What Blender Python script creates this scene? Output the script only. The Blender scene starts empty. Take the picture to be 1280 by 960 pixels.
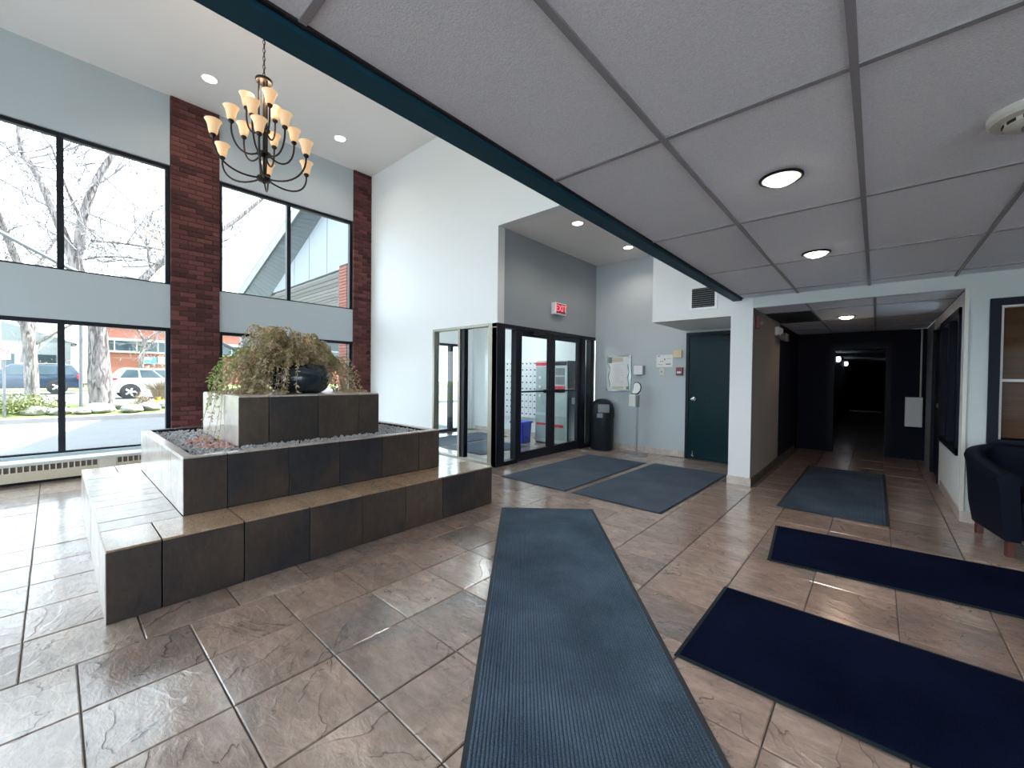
import bpy, bmesh, math, random
from mathutils import Vector, Matrix, Euler, noise
random.seed(7)
D = bpy.data
SC = bpy.context.scene
COL = SC.collection
R = math.radians

# ------------------------------------------------------------------ camera
F_PX, YAW, PITCH, ROLL, CAM_H = 510.9, 0.72753, -0.0164, 0.01089, 1.31
cam = D.cameras.new('camera'); cam_o = D.objects.new('camera', cam); COL.objects.link(cam_o)
cam.sensor_fit = 'HORIZONTAL'; cam.sensor_width = 36.0; cam.lens = F_PX / 1280 * 36.0
cam.clip_start = 0.05; cam.clip_end = 500
f0 = Vector((-math.sin(YAW), math.cos(YAW), 0)); r0 = Vector((math.cos(YAW), math.sin(YAW), 0)); u0 = Vector((0, 0, 1))
fw = f0 * math.cos(PITCH) + u0 * math.sin(PITCH); up = u0 * math.cos(PITCH) - f0 * math.sin(PITCH)
rt = r0 * math.cos(ROLL) + up * math.sin(ROLL); up = up * math.cos(ROLL) - r0 * math.sin(ROLL)
cam_o.matrix_world = Matrix(((rt.x, up.x, -fw.x, 0), (rt.y, up.y, -fw.y, 0), (rt.z, up.z, -fw.z, CAM_H), (0, 0, 0, 1)))
SC.camera = cam_o

# ------------------------------------------------------------------ sky, sun, exposure
W = D.worlds.new('sky'); SC.world = W; W.use_nodes = True
bg = W.node_tree.nodes['Background']
bg.inputs[0].default_value = (0.82, 0.91, 1.0, 1); bg.inputs[1].default_value = 1.0
sun = D.lights.new('sun', 'SUN'); sun.energy = 3.2; sun.angle = R(1.0); sun.color = (1.0, 0.98, 0.95)
sun_o = D.objects.new('sun', sun); COL.objects.link(sun_o)
sun_o.rotation_euler = Vector((-0.12, -0.62, -0.80)).to_track_quat('-Z', 'Y').to_euler()
SC.view_settings.view_transform = 'Standard'; SC.view_settings.look = 'None'
SC.view_settings.exposure = 2.98; SC.view_settings.gamma = 1.0; SC.view_settings.use_curve_mapping = False
SC.cycles.max_bounces = 10; SC.cycles.diffuse_bounces = 6; SC.cycles.glossy_bounces = 4
SC.cycles.transparent_max_bounces = 16; SC.cycles.sample_clamp_indirect = 6.0
SC.cycles.caustics_reflective = False; SC.cycles.caustics_refractive = False
SC.cycles.use_denoising = True

# ------------------------------------------------------------------ materials
def mat(name, col, rough=0.6, metal=0.0, emit=None, estr=0.0, var=0.0, nscale=0.0, namt=0.0, bump=0.0, bscale=60.0, spec=0.5, coat=0.0):
    m = D.materials.new(name); m.use_nodes = True
    nt = m.node_tree; b = nt.nodes['Principled BSDF']
    b.inputs['Roughness'].default_value = rough; b.inputs['Metallic'].default_value = metal
    b.inputs['Specular IOR Level'].default_value = spec; b.inputs['Coat Weight'].default_value = coat
    c4 = (*col, 1)
    b.inputs['Base Color'].default_value = c4
    out = None
    tc = nt.nodes.new('ShaderNodeTexCoord')
    if namt:
        n = nt.nodes.new('ShaderNodeTexNoise'); n.inputs['Scale'].default_value = nscale; n.inputs['Detail'].default_value = 5
        nt.links.new(tc.outputs['Object'], n.inputs['Vector'])
        mr = nt.nodes.new('ShaderNodeMapRange'); mr.inputs[3].default_value = 1 - namt; mr.inputs[4].default_value = 1 + namt
        nt.links.new(n.outputs['Fac'], mr.inputs[0]); out = mr.outputs[0]
    if var:
        oi = nt.nodes.new('ShaderNodeObjectInfo')
        mr2 = nt.nodes.new('ShaderNodeMapRange'); mr2.inputs[3].default_value = 1 - var; mr2.inputs[4].default_value = 1 + var
        nt.links.new(oi.outputs['Random'], mr2.inputs[0])
        if out is None: out = mr2.outputs[0]
        else:
            mu = nt.nodes.new('ShaderNodeMath'); mu.operation = 'MULTIPLY'
            nt.links.new(out, mu.inputs[0]); nt.links.new(mr2.outputs[0], mu.inputs[1]); out = mu.outputs[0]
    if out is not None:
        vm = nt.nodes.new('ShaderNodeVectorMath'); vm.operation = 'SCALE'; vm.inputs[0].default_value = col
        nt.links.new(out, vm.inputs['Scale']); nt.links.new(vm.outputs[0], b.inputs['Base Color'])
    if bump:
        n = nt.nodes.new('ShaderNodeTexNoise'); n.inputs['Scale'].default_value = bscale; n.inputs['Detail'].default_value = 4
        nt.links.new(tc.outputs['Object'], n.inputs['Vector'])
        bu = nt.nodes.new('ShaderNodeBump'); bu.inputs['Strength'].default_value = bump; bu.inputs['Distance'].default_value = 0.01
        nt.links.new(n.outputs['Fac'], bu.inputs['Height']); nt.links.new(bu.outputs[0], b.inputs['Normal'])
    if emit:
        b.inputs['Emission Color'].default_value = (*emit, 1); b.inputs['Emission Strength'].default_value = estr
    return m

def slate(name, ramp, rough=(0.3, 0.55), bump=0.5, stretch=(1, 1, 1), spec=0.5, coat=0.0, crack=0.85, cloud=1.0):
    """cleft slate: each piece takes its own offset and hue, layered cleft relief and a few crack lines"""
    m = D.materials.new(name); m.use_nodes = True; nt = m.node_tree; b = nt.nodes['Principled BSDF']; L = nt.links.new
    N = lambda t: nt.nodes.new(t)
    tc = N('ShaderNodeTexCoord'); oi = N('ShaderNodeObjectInfo')
    sc = N('ShaderNodeVectorMath'); sc.operation = 'SCALE'; sc.inputs[0].default_value = (37.0, 53.0, 29.0); L(oi.outputs['Random'], sc.inputs['Scale'])
    ad = N('ShaderNodeVectorMath'); ad.operation = 'ADD'; L(tc.outputs['Object'], ad.inputs[0]); L(sc.outputs[0], ad.inputs[1])
    mp = N('ShaderNodeMapping'); mp.inputs['Scale'].default_value = stretch; L(ad.outputs[0], mp.inputs['Vector'])
    n1 = N('ShaderNodeTexNoise'); n1.inputs['Scale'].default_value = 2.2; n1.inputs['Detail'].default_value = 4.5; n1.inputs['Roughness'].default_value = 0.5; n1.inputs['Distortion'].default_value = 0.6
    L(mp.outputs[0], n1.inputs['Vector'])
    n2 = N('ShaderNodeTexNoise'); n2.inputs['Scale'].default_value = 110; n2.inputs['Detail'].default_value = 8; n2.inputs['Roughness'].default_value = 0.7; L(mp.outputs[0], n2.inputs['Vector'])
    n3 = N('ShaderNodeTexNoise'); n3.inputs['Scale'].default_value = 3.6; n3.inputs['Detail'].default_value = 7; n3.inputs['Roughness'].default_value = 0.65
    mp3 = N('ShaderNodeMapping'); mp3.inputs['Scale'].default_value = (1.0, 1.7, 1.0); mp3.inputs['Rotation'].default_value = (0, 0, 0.9); L(ad.outputs[0], mp3.inputs['Vector']); L(mp3.outputs[0], n3.inputs['Vector'])
    # cleft layers: steps that break off along ragged lines
    t1 = N('ShaderNodeMath'); t1.operation = 'MULTIPLY'; t1.inputs[1].default_value = 7; L(n1.outputs['Fac'], t1.inputs[0])
    fr = N('ShaderNodeMath'); fr.operation = 'FRACT'; L(t1.outputs[0], fr.inputs[0])
    fl = N('ShaderNodeMath'); fl.operation = 'FLOOR'; L(t1.outputs[0], fl.inputs[0])
    pw = N('ShaderNodeMath'); pw.operation = 'POWER'; pw.inputs[1].default_value = 14; L(fr.outputs[0], pw.inputs[0])
    h0 = N('ShaderNodeMath'); h0.operation = 'ADD'; L(fl.outputs[0], h0.inputs[0]); L(pw.outputs[0], h0.inputs[1])
    h1 = N('ShaderNodeMath'); h1.operation = 'MULTIPLY_ADD'; h1.inputs[1].default_value = 2.6; L(n3.outputs['Fac'], h1.inputs[0]); L(h0.outputs[0], h1.inputs[2])
    h2 = N('ShaderNodeMath'); h2.operation = 'MULTIPLY_ADD'; h2.inputs[1].default_value = 0.22; L(n2.outputs['Fac'], h2.inputs[0]); L(h1.outputs[0], h2.inputs[2])
    n5 = N('ShaderNodeTexNoise'); n5.inputs['Scale'].default_value = 11; n5.inputs['Detail'].default_value = 5; n5.inputs['Roughness'].default_value = 0.6; n5.inputs['Distortion'].default_value = 0.8
    mp5 = N('ShaderNodeMapping'); mp5.inputs['Scale'].default_value = (1.0, 2.1, 1.0)
    rr = N('ShaderNodeCombineXYZ'); rm = N('ShaderNodeMath'); rm.operation = 'MULTIPLY'; rm.inputs[1].default_value = 19.0; L(oi.outputs['Random'], rm.inputs[0]); L(rm.outputs[0], rr.inputs['Z']); L(rr.outputs[0], mp5.inputs['Rotation']); L(ad.outputs[0], mp5.inputs['Vector']); L(mp5.outputs[0], n5.inputs['Vector'])
    h3 = N('ShaderNodeMath'); h3.operation = 'MULTIPLY_ADD'; h3.inputs[1].default_value = 1.5; L(n5.outputs['Fac'], h3.inputs[0]); L(h2.outputs[0], h3.inputs[2])
    bu = N('ShaderNodeBump'); bu.inputs['Strength'].default_value = bump; bu.inputs['Distance'].default_value = 0.0032
    L(h3.outputs[0], bu.inputs['Height']); L(bu.outputs[0], b.inputs['Normal'])
    # colour: a hue per piece, drifting inside it
    w = N('ShaderNodeTexWhiteNoise'); w.noise_dimensions = '1D'; L(oi.outputs['Random'], w.inputs['W'])
    mixf = N('ShaderNodeMath'); mixf.operation = 'MULTIPLY_ADD'; mixf.inputs[1].default_value = 0.8; L(n1.outputs['Fac'], mixf.inputs[0])
    ofs = N('ShaderNodeMapRange'); ofs.inputs[3].default_value = -0.06; ofs.inputs[4].default_value = 0.42; L(w.outputs['Value'], ofs.inputs[0]); L(ofs.outputs[0], mixf.inputs[2])
    cr = N('ShaderNodeValToRGB'); L(mixf.outputs[0], cr.inputs[0])
    el = cr.color_ramp.elements
    while len(el) < len(ramp): el.new(0.5)
    for e, (p, c) in zip(el, ramp): e.position = p; e.color = (*c, 1)
    dk = N('ShaderNodeMapRange'); dk.inputs[1].default_value = 0.25; dk.inputs[2].default_value = 0.75; dk.inputs[3].default_value = 1 - .34 * cloud; dk.inputs[4].default_value = 1 + .36 * cloud; L(n3.outputs['Fac'], dk.inputs[0])
    dk2 = N('ShaderNodeMapRange'); dk2.inputs[1].default_value = 0.25; dk2.inputs[2].default_value = 0.75; dk2.inputs[1].default_value = 0.3; dk2.inputs[2].default_value = 0.7; dk2.inputs[3].default_value = 1 - .26 * cloud; dk2.inputs[4].default_value = 1 + .26 * cloud; L(n5.outputs['Fac'], dk2.inputs[0])  # relief noise tints the colour too, painting cavity shade into hollows
    mm = N('ShaderNodeMath'); mm.operation = 'MULTIPLY'; L(dk.outputs[0], mm.inputs[0]); L(dk2.outputs[0], mm.inputs[1])
    vm = N('ShaderNodeVectorMath'); vm.operation = 'SCALE'; L(cr.outputs[0], vm.inputs[0]); L(mm.outputs[0], vm.inputs['Scale'])
    # crack lines where a cleft layer breaks off, only along part of their length
    ck = N('ShaderNodeMapRange'); ck.inputs[1].default_value = 0.93; ck.inputs[2].default_value = 1.0; ck.inputs[3].default_value = 0.0; ck.inputs[4].default_value = 1.0; L(fr.outputs[0], ck.inputs[0])
    n4 = N('ShaderNodeTexNoise'); n4.inputs['Scale'].default_value = 6; n4.inputs['Detail'].default_value = 2; L(ad.outputs[0], n4.inputs['Vector'])
    gt = N('ShaderNodeMapRange'); gt.inputs[1].default_value = 0.47; gt.inputs[2].default_value = 0.56; L(n4.outputs['Fac'], gt.inputs[0])
    cg = N('ShaderNodeMath'); cg.operation = 'MULTIPLY'; L(ck.outputs[0], cg.inputs[0]); L(gt.outputs[0], cg.inputs[1])
    ci = N('ShaderNodeMath'); ci.operation = 'MULTIPLY_ADD'; ci.inputs[1].default_value = -crack; ci.inputs[2].default_value = 1.0; L(cg.outputs[0], ci.inputs[0])
    vm2 = N('ShaderNodeVectorMath'); vm2.operation = 'SCALE'; L(vm.outputs[0], vm2.inputs[0]); L(ci.outputs[0], vm2.inputs['Scale'])
    L(vm2.outputs[0], b.inputs['Base Color'])
    ro = N('ShaderNodeMapRange'); ro.inputs[1].default_value = 0.3; ro.inputs[2].default_value = 0.7; ro.inputs[3].default_value = rough[0]; ro.inputs[4].default_value = rough[1]; L(n2.outputs['Fac'], ro.inputs[0])
    L(ro.outputs[0], b.inputs['Roughness']); b.inputs['Specular IOR Level'].default_value = spec
    b.inputs['Coat Weight'].default_value = coat; b.inputs['Coat Roughness'].default_value = 0.13
    bc = N('ShaderNodeBump'); bc.inputs['Strength'].default_value = bump * .22; bc.inputs['Distance'].default_value = 0.003
    L(h3.outputs[0], bc.inputs['Height']); L(bc.outputs[0], b.inputs['Coat Normal'])
    return m

def thin_glass(name, tint=(0.93, 0.97, 0.97), refl=1.0):
    m = D.materials.new(name); m.use_nodes = True; nt = m.node_tree
    for n in list(nt.nodes): nt.nodes.remove(n)
    o = nt.nodes.new('ShaderNodeOutputMaterial'); t = nt.nodes.new('ShaderNodeBsdfTransparent'); g = nt.nodes.new('ShaderNodeBsdfGlossy')
    t.inputs[0].default_value = (*tint, 1); g.inputs['Roughness'].default_value = 0.01
    fr = nt.nodes.new('ShaderNodeFresnel'); fr.inputs[0].default_value = 1.45
    mu = nt.nodes.new('ShaderNodeMath'); mu.operation = 'MULTIPLY'; mu.inputs[1].default_value = refl
    mx = nt.nodes.new('ShaderNodeMixShader')
    ge = nt.nodes.new('ShaderNodeNewGeometry'); iv = nt.nodes.new('ShaderNodeMath'); iv.operation = 'SUBTRACT'; iv.inputs[0].default_value = 1.0
    nt.links.new(ge.outputs['Backfacing'], iv.inputs[1]); m2 = nt.nodes.new('ShaderNodeMath'); m2.operation = 'MULTIPLY'
    nt.links.new(fr.outputs[0], m2.inputs[0]); nt.links.new(iv.outputs[0], m2.inputs[1])
    nt.links.new(m2.outputs[0], mu.inputs[0]); nt.links.new(mu.outputs[0], mx.inputs[0])
    nt.links.new(t.outputs[0], mx.inputs[1]); nt.links.new(g.outputs[0], mx.inputs[2]); nt.links.new(mx.outputs[0], o.inputs[0])
    return m

def carpet(name, dark, light, scale=220.0, rough=0.95, spec=0.1):
    m = D.materials.new(name); m.use_nodes = True; nt = m.node_tree; b = nt.nodes['Principled BSDF']; L = nt.links.new
    tc = nt.nodes.new('ShaderNodeTexCoord')
    n = nt.nodes.new('ShaderNodeTexNoise'); n.inputs['Scale'].default_value = scale; n.inputs['Detail'].default_value = 3; L(tc.outputs['Object'], n.inputs['Vector'])
    n2 = nt.nodes.new('ShaderNodeTexNoise'); n2.inputs['Scale'].default_value = 2.2; n2.inputs['Detail'].default_value = 5; L(tc.outputs['Object'], n2.inputs['Vector'])
    a = nt.nodes.new('ShaderNodeMath'); a.operation = 'MULTIPLY_ADD'; a.inputs[1].default_value = 0.55; L(n2.outputs['Fac'], a.inputs[0]); L(n.outputs['Fac'], a.inputs[2])
    cr = nt.nodes.new('ShaderNodeValToRGB'); L(a.outputs[0], cr.inputs[0])
    cr.color_ramp.elements[0].position = 0.55; cr.color_ramp.elements[0].color = (*dark, 1)
    cr.color_ramp.elements[1].position = 1.05 if False else 1.0; cr.color_ramp.elements[1].color = (*light, 1)
    L(cr.outputs[0], b.inputs['Base Color']); b.inputs['Roughness'].default_value = rough; b.inputs['Specular IOR Level'].default_value = spec
    bu = nt.nodes.new('ShaderNodeBump'); bu.inputs['Strength'].default_value = 0.5; bu.inputs['Distance'].default_value = 0.003
    L(n.outputs['Fac'], bu.inputs['Height']); L(bu.outputs[0], b.inputs['Normal'])
    return m

M = {}
M['wall'] = mat('wall_paint', (0.74, 0.76, 0.77), 0.75, bump=0.04, bscale=90)
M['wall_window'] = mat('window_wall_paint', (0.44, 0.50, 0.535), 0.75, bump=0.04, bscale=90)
M['wall_mid'] = mat('wall_paint_mid_grey', (0.49, 0.54, 0.575), 0.75, bump=0.04, bscale=90)
M['wall_teal'] = mat('wall_paint_pale_teal', (0.60, 0.66, 0.67), 0.75, bump=0.04, bscale=90)
M['wall_grey'] = mat('wall_paint_grey', (0.31, 0.345, 0.37), 0.75, bump=0.04, bscale=90)
M['plaster'] = mat('ceiling_plaster', (0.82, 0.80, 0.79), 0.85, bump=0.05, bscale=120)
M['panel'] = mat('ceiling_panel', (0.80, 0.84, 0.93), 0.95, var=0.03, nscale=200, namt=0.22, bump=0.25, bscale=200, spec=0.05)
M['grid'] = mat('ceiling_grid', (0.30, 0.30, 0.33), 0.5)
M['teal'] = mat('teal_trim_paint', (0.010, 0.056, 0.092), 0.5, spec=0.15)
M['slate'] = slate('floor_slate', [(0.0, (0.145, 0.138, 0.142)), (0.28, (0.20, 0.168, 0.158)), (0.40, (0.275, 0.198, 0.166)), (0.62, (0.35, 0.25, 0.206)), (0.82, (0.385, 0.297, 0.248)), (1.0, (0.46, 0.395, 0.345))], (0.22, 0.45), 0.95, spec=0.5, coat=1.0)
M['slate_dark'] = slate('shaded_planter_slate', [(0.0, (0.016, 0.018, 0.025)), (0.34, (0.026, 0.026, 0.032)), (0.52, (0.056, 0.043, 0.038)), (0.72, (0.074, 0.055, 0.044)), (1.0, (0.12, 0.09, 0.068))], (0.25, 0.45), 0.25, crack=0.15, cloud=0.8)  # same slate darkened, shade on the planter fronts put into the colour
M['slate_top'] = slate('bench_slate', [(0.0, (0.20, 0.15, 0.115)), (0.4, (0.34, 0.225, 0.150)), (0.7, (0.42, 0.28, 0.18)), (1.0, (0.48, 0.35, 0.25))], (0.2, 0.4), 0.15, spec=0.5, coat=0.9, crack=0.25, cloud=0.6)
M['slate_pale'] = slate('pale_lit_slate', [(0.0, (0.36, 0.33, 0.31)), (0.4, (0.46, 0.40, 0.365)), (0.7, (0.54, 0.465, 0.425)), (1.0, (0.60, 0.54, 0.49))], (0.25, 0.45), 0.14, spec=0.5, coat=0.45, crack=0.35, cloud=0.6)  # pale for baseboards; on the planter, window glare put into the colour
M['grout'] = mat('grout', (0.13, 0.12, 0.115), 0.9)
M['grout_dark'] = mat('dark_grout', (0.014, 0.014, 0.017), 0.95, spec=0.1)
M['brick'] = mat('brick', (0.105, 0.040, 0.037), 0.85, var=0.5, nscale=30, namt=0.35, bump=0.4, bscale=70, spec=0.2)
M['mortar'] = mat('mortar', (0.085, 0.06, 0.058), 0.95, bump=0.3, bscale=90, spec=0.1)
M['black_alu'] = mat('dark_anodised_aluminium', (0.006, 0.008, 0.016), 0.4, spec=0.3)
M['alu'] = mat('brushed_aluminium', (0.34, 0.32, 0.27), 0.4, 0.7)
M['glass'] = thin_glass('window_glass')
M['glass_in'] = thin_glass('vestibule_glass', (0.88, 0.94, 0.94), 1.3)
M['sill'] = mat('sill_paint', (0.62, 0.68, 0.68), 0.5)
M['cream'] = mat('heater_enamel', (0.62, 0.55, 0.43), 0.45)
M['cream_light'] = mat('heater_enamel_light', (0.74, 0.69, 0.60), 0.45)
M['dark'] = mat('dark_void', (0.012, 0.012, 0.016), 0.8)
M['slotback'] = mat('heater_fin', (0.16, 0.14, 0.12), 0.7)
M['white'] = mat('white_plastic', (0.78, 0.78, 0.79), 0.4)
M['offwhite'] = mat('off_white_plastic', (0.66, 0.66, 0.62), 0.45)
M['beige'] = mat('aged_beige_plastic', (0.74, 0.60, 0.38), 0.5)
M['red'] = mat('red_enamel', (0.17, 0.008, 0.025), 0.4)
M['black'] = mat('black_plastic', (0.008, 0.010, 0.014), 0.45, spec=0.25)
M['black_soft'] = mat('black_plastic_worn', (0.008, 0.014, 0.02), 0.4, nscale=12, namt=0.3, spec=0.3)
M['grey'] = mat('grey_plastic', (0.20, 0.21, 0.23), 0.35)
M['chrome'] = mat('chrome', (0.75, 0.75, 0.76), 0.15, 1.0)
M['steel'] = mat('steel', (0.45, 0.46, 0.48), 0.3, 0.9)
M['door_green'] = mat('dark_green_door_paint', (0.003, 0.024, 0.031), 0.35, spec=0.12)
M['door_frame'] = mat('dark_door_frame', (0.004, 0.014, 0.02), 0.4, spec=0.2)
M['paper'] = mat('paper', (0.80, 0.80, 0.81), 0.7)
M['ink'] = mat('ink', (0.18, 0.19, 0.21), 0.7)
M['ink_soft'] = mat('soft_ink', (0.55, 0.55, 0.58), 0.7)
M['tan_print'] = mat('tan_print', (0.66, 0.58, 0.46), 0.7)
M['green_print'] = mat('green_print', (0.16, 0.23, 0.17), 0.7)
M['runner'] = carpet('runner_carpet', (0.010, 0.026, 0.050), (0.14, 0.205, 0.285), 300)
M['mat_blue'] = carpet('entrance_mat_carpet', (0.045, 0.062, 0.09), (0.105, 0.135, 0.18), 160)
M['mat_black'] = carpet('black_mat_carpet', (0.0008, 0.002, 0.009), (0.008, 0.013, 0.036), 260, spec=0.02)
M['rubber'] = mat('mat_rubber', (0.012, 0.022, 0.034), 0.55)
M['rubber_green'] = mat('mat_rubber_edge', (0.010, 0.020, 0.024), 0.6, spec=0.2)
M['leather'] = mat('black_leather', (0.004, 0.006, 0.016), 0.55, bump=0.15, bscale=120, spec=0.12)
M['redwood'] = mat('red_brown_wood', (0.10, 0.022, 0.014), 0.4)
M['gravel'] = mat('gravel', (0.44, 0.44, 0.46), 0.8, nscale=45, namt=0.6)
M['gravel_red'] = mat('red_gravel', (0.60, 0.33, 0.29), 0.8, nscale=45, namt=0.4)
M['soil'] = mat('soil', (0.06, 0.05, 0.04), 0.95)
M['pot'] = mat('dark_glazed_pot', (0.008, 0.022, 0.032), 0.16, coat=0.4)
def leafy(name, col):
    m = mat(name, col, 0.7, nscale=9, namt=0.5); nt = m.node_tree; b = nt.nodes['Principled BSDF']; o = nt.nodes['Material Output']
    t = nt.nodes.new('ShaderNodeBsdfTranslucent'); mx = nt.nodes.new('ShaderNodeMixShader'); mx.inputs[0].default_value = .45
    src = b.inputs['Base Color'].links[0].from_socket
    nt.links.new(src, t.inputs[0]); nt.links.new(b.outputs[0], mx.inputs[1]); nt.links.new(t.outputs[0], mx.inputs[2]); nt.links.new(mx.outputs[0], o.inputs[0])
    return m
M['leaf'] = leafy('dry_olive_leaf', (0.36, 0.33, 0.16))
M['leaf_tan'] = leafy('dry_tan_leaf', (0.62, 0.49, 0.32))
M['leaf_green'] = leafy('fresh_green_leaf', (0.26, 0.42, 0.11))
M['stem'] = mat('dry_stem', (0.25, 0.17, 0.12), 0.8)
M['bronze'] = mat('dark_bronze', (0.030, 0.022, 0.020), 0.4, 0.6)
M['shade'] = mat('amber_glass_shade', (0.80, 0.60, 0.38), 0.4, emit=(1.0, 0.58, 0.28), estr=0.055)
M['bulb'] = mat('lit_bulb', (1, 1, 1), 0.5, emit=(1.0, 0.90, 0.80), estr=2.2)
M['bulb_hot'] = mat('lit_warm_bulb', (1, 1, 1), 0.5, emit=(1.0, 0.72, 0.52), estr=7.0)
M['tube'] = mat('lit_corridor_lamp', (1, 1, 1), 0.5, emit=(0.75, 0.85, 1.0), estr=0.5)
M['exit_red'] = mat('lit_exit_letters', (0.9, 0.1, 0.12), 0.5, emit=(1.0, 0.12, 0.16), estr=0.22)
M['exit_face'] = mat('exit_face', (0.16, 0.03, 0.04), 0.5)
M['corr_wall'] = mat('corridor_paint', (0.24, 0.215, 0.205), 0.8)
M['corr_dark'] = mat('dark_corridor_shade', (0.009, 0.012, 0.026), 0.7, spec=0.15)  # near-black, holds the shade of the deep corridor in the colour
M['navy_frame'] = mat('navy_window_frame', (0.003, 0.005, 0.016), 0.5, spec=0.2)
M['blind'] = mat('brown_wood_blind', (0.26, 0.135, 0.075), 0.5, var=0.1)
M['blue_bin'] = mat('blue_plastic', (0.012, 0.05, 0.62), 0.4)
M['kiosk_dark'] = mat('dark_green_enamel', (0.012, 0.05, 0.05), 0.3)
M['kiosk_grey'] = mat('pale_grey_enamel', (0.50, 0.56, 0.56), 0.35)
M['kiosk_face'] = mat('grey_green_panel', (0.36, 0.43, 0.43), 0.3)
M['label_red'] = mat('red_label', (0.70, 0.03, 0.06), 0.45)
M['glass_dim'] = thin_glass('dim_glass', (0.9, 0.9, 0.9), 0.12)
M['plank'] = mat('pale_soffit_plank', (0.44, 0.42, 0.45), 0.7, var=0.15)
M['mailbox'] = mat('white_enamel', (0.80, 0.81, 0.84), 0.35)
# outdoors
M['asphalt'] = mat('driveway_asphalt', (0.13, 0.13, 0.135), 0.9, nscale=3, namt=0.15)
M['concrete'] = mat('kerb_concrete', (0.22, 0.21, 0.21), 0.9, nscale=4, namt=0.12)
M['lawn'] = mat('lawn', (0.15, 0.19, 0.05), 0.9, nscale=2, namt=0.3)
M['bark'] = mat('bark', (0.075, 0.065, 0.065), 0.95, nscale=14, namt=0.5, bump=1.0, bscale=18)
def furrowed(name, lo, hi):
    m = D.materials.new(name); m.use_nodes = True; nt = m.node_tree; b = nt.nodes['Principled BSDF']; L = nt.links.new
    tc = nt.nodes.new('ShaderNodeTexCoord'); mp = nt.nodes.new('ShaderNodeMapping'); mp.inputs['Scale'].default_value = (11, 11, 2.2); L(tc.outputs['Object'], mp.inputs['Vector'])
    n = nt.nodes.new('ShaderNodeTexNoise'); n.inputs['Scale'].default_value = 1; n.inputs['Detail'].default_value = 5; n.inputs['Distortion'].default_value = 1.2; L(mp.outputs[0], n.inputs['Vector'])
    cr = nt.nodes.new('ShaderNodeValToRGB'); L(n.outputs['Fac'], cr.inputs[0])
    cr.color_ramp.elements[0].position = .38; cr.color_ramp.elements[0].color = (*lo, 1); cr.color_ramp.elements[1].position = .62; cr.color_ramp.elements[1].color = (*hi, 1)
    L(cr.outputs[0], b.inputs['Base Color']); b.inputs['Roughness'].default_value = .95; b.inputs['Specular IOR Level'].default_value = .1
    bu = nt.nodes.new('ShaderNodeBump'); bu.inputs['Strength'].default_value = 1; bu.inputs['Distance'].default_value = .05; L(n.outputs['Fac'], bu.inputs['Height']); L(bu.outputs[0], b.inputs['Normal'])
    return m
M['bark'] = furrowed('furrowed_bark', (0.075, 0.062, 0.06), (0.25, 0.22, 0.215))  # bark and twigs lightened, veiling glare put into the colour
M['twig'] = mat('twig_bark', (0.17, 0.155, 0.16), 0.95)
M['rock'] = mat('pale_rock', (0.22, 0.21, 0.205), 0.9, var=0.15, nscale=6, namt=0.2, bump=0.5, bscale=12)
M['shrub'] = mat('shrub_leaf', (0.16, 0.18, 0.06), 0.8, nscale=3, namt=0.4)
M['shrub_tan'] = mat('dry_grass', (0.26, 0.20, 0.145), 0.85)
M['shrub_red'] = mat('budding_twig', (0.20, 0.105, 0.09), 0.85)
M['bricks_far'] = mat('far_brick', (0.24, 0.085, 0.062), 0.9, nscale=4, namt=0.15)
M['band'] = mat('pale_band', (0.30, 0.31, 0.31), 0.7)
M['sign_blue'] = mat('blue_sign_face', (0.04, 0.22, 0.55), 0.5)
M['suv'] = mat('dark_blue_car_paint', (0.014, 0.030, 0.055), 0.25, 0.2, coat=0.5)
M['car_white'] = mat('white_car_paint', (0.45, 0.46, 0.47), 0.25, coat=0.6)
M['car_glass'] = mat('car_glass', (0.03, 0.05, 0.06), 0.08)
M['tyre'] = mat('tyre_rubber', (0.02, 0.02, 0.022), 0.8)
M['rim'] = mat('wheel_rim', (0.55, 0.56, 0.58), 0.3, 0.8)
M['tail'] = mat('tail_lamp', (0.62, 0.012, 0.03), 0.4)
M['siding'] = mat('white_siding', (0.24, 0.26, 0.285), 0.7)
M['soffit'] = mat('soffit_board', (0.15, 0.17, 0.18), 0.7, var=0.06)
M['pole'] = mat('galvanised_pole', (0.13, 0.135, 0.145), 0.5, 0.4)
M['red_print'] = mat('red_print', (0.6, 0.03, 0.04), 0.5)

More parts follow.
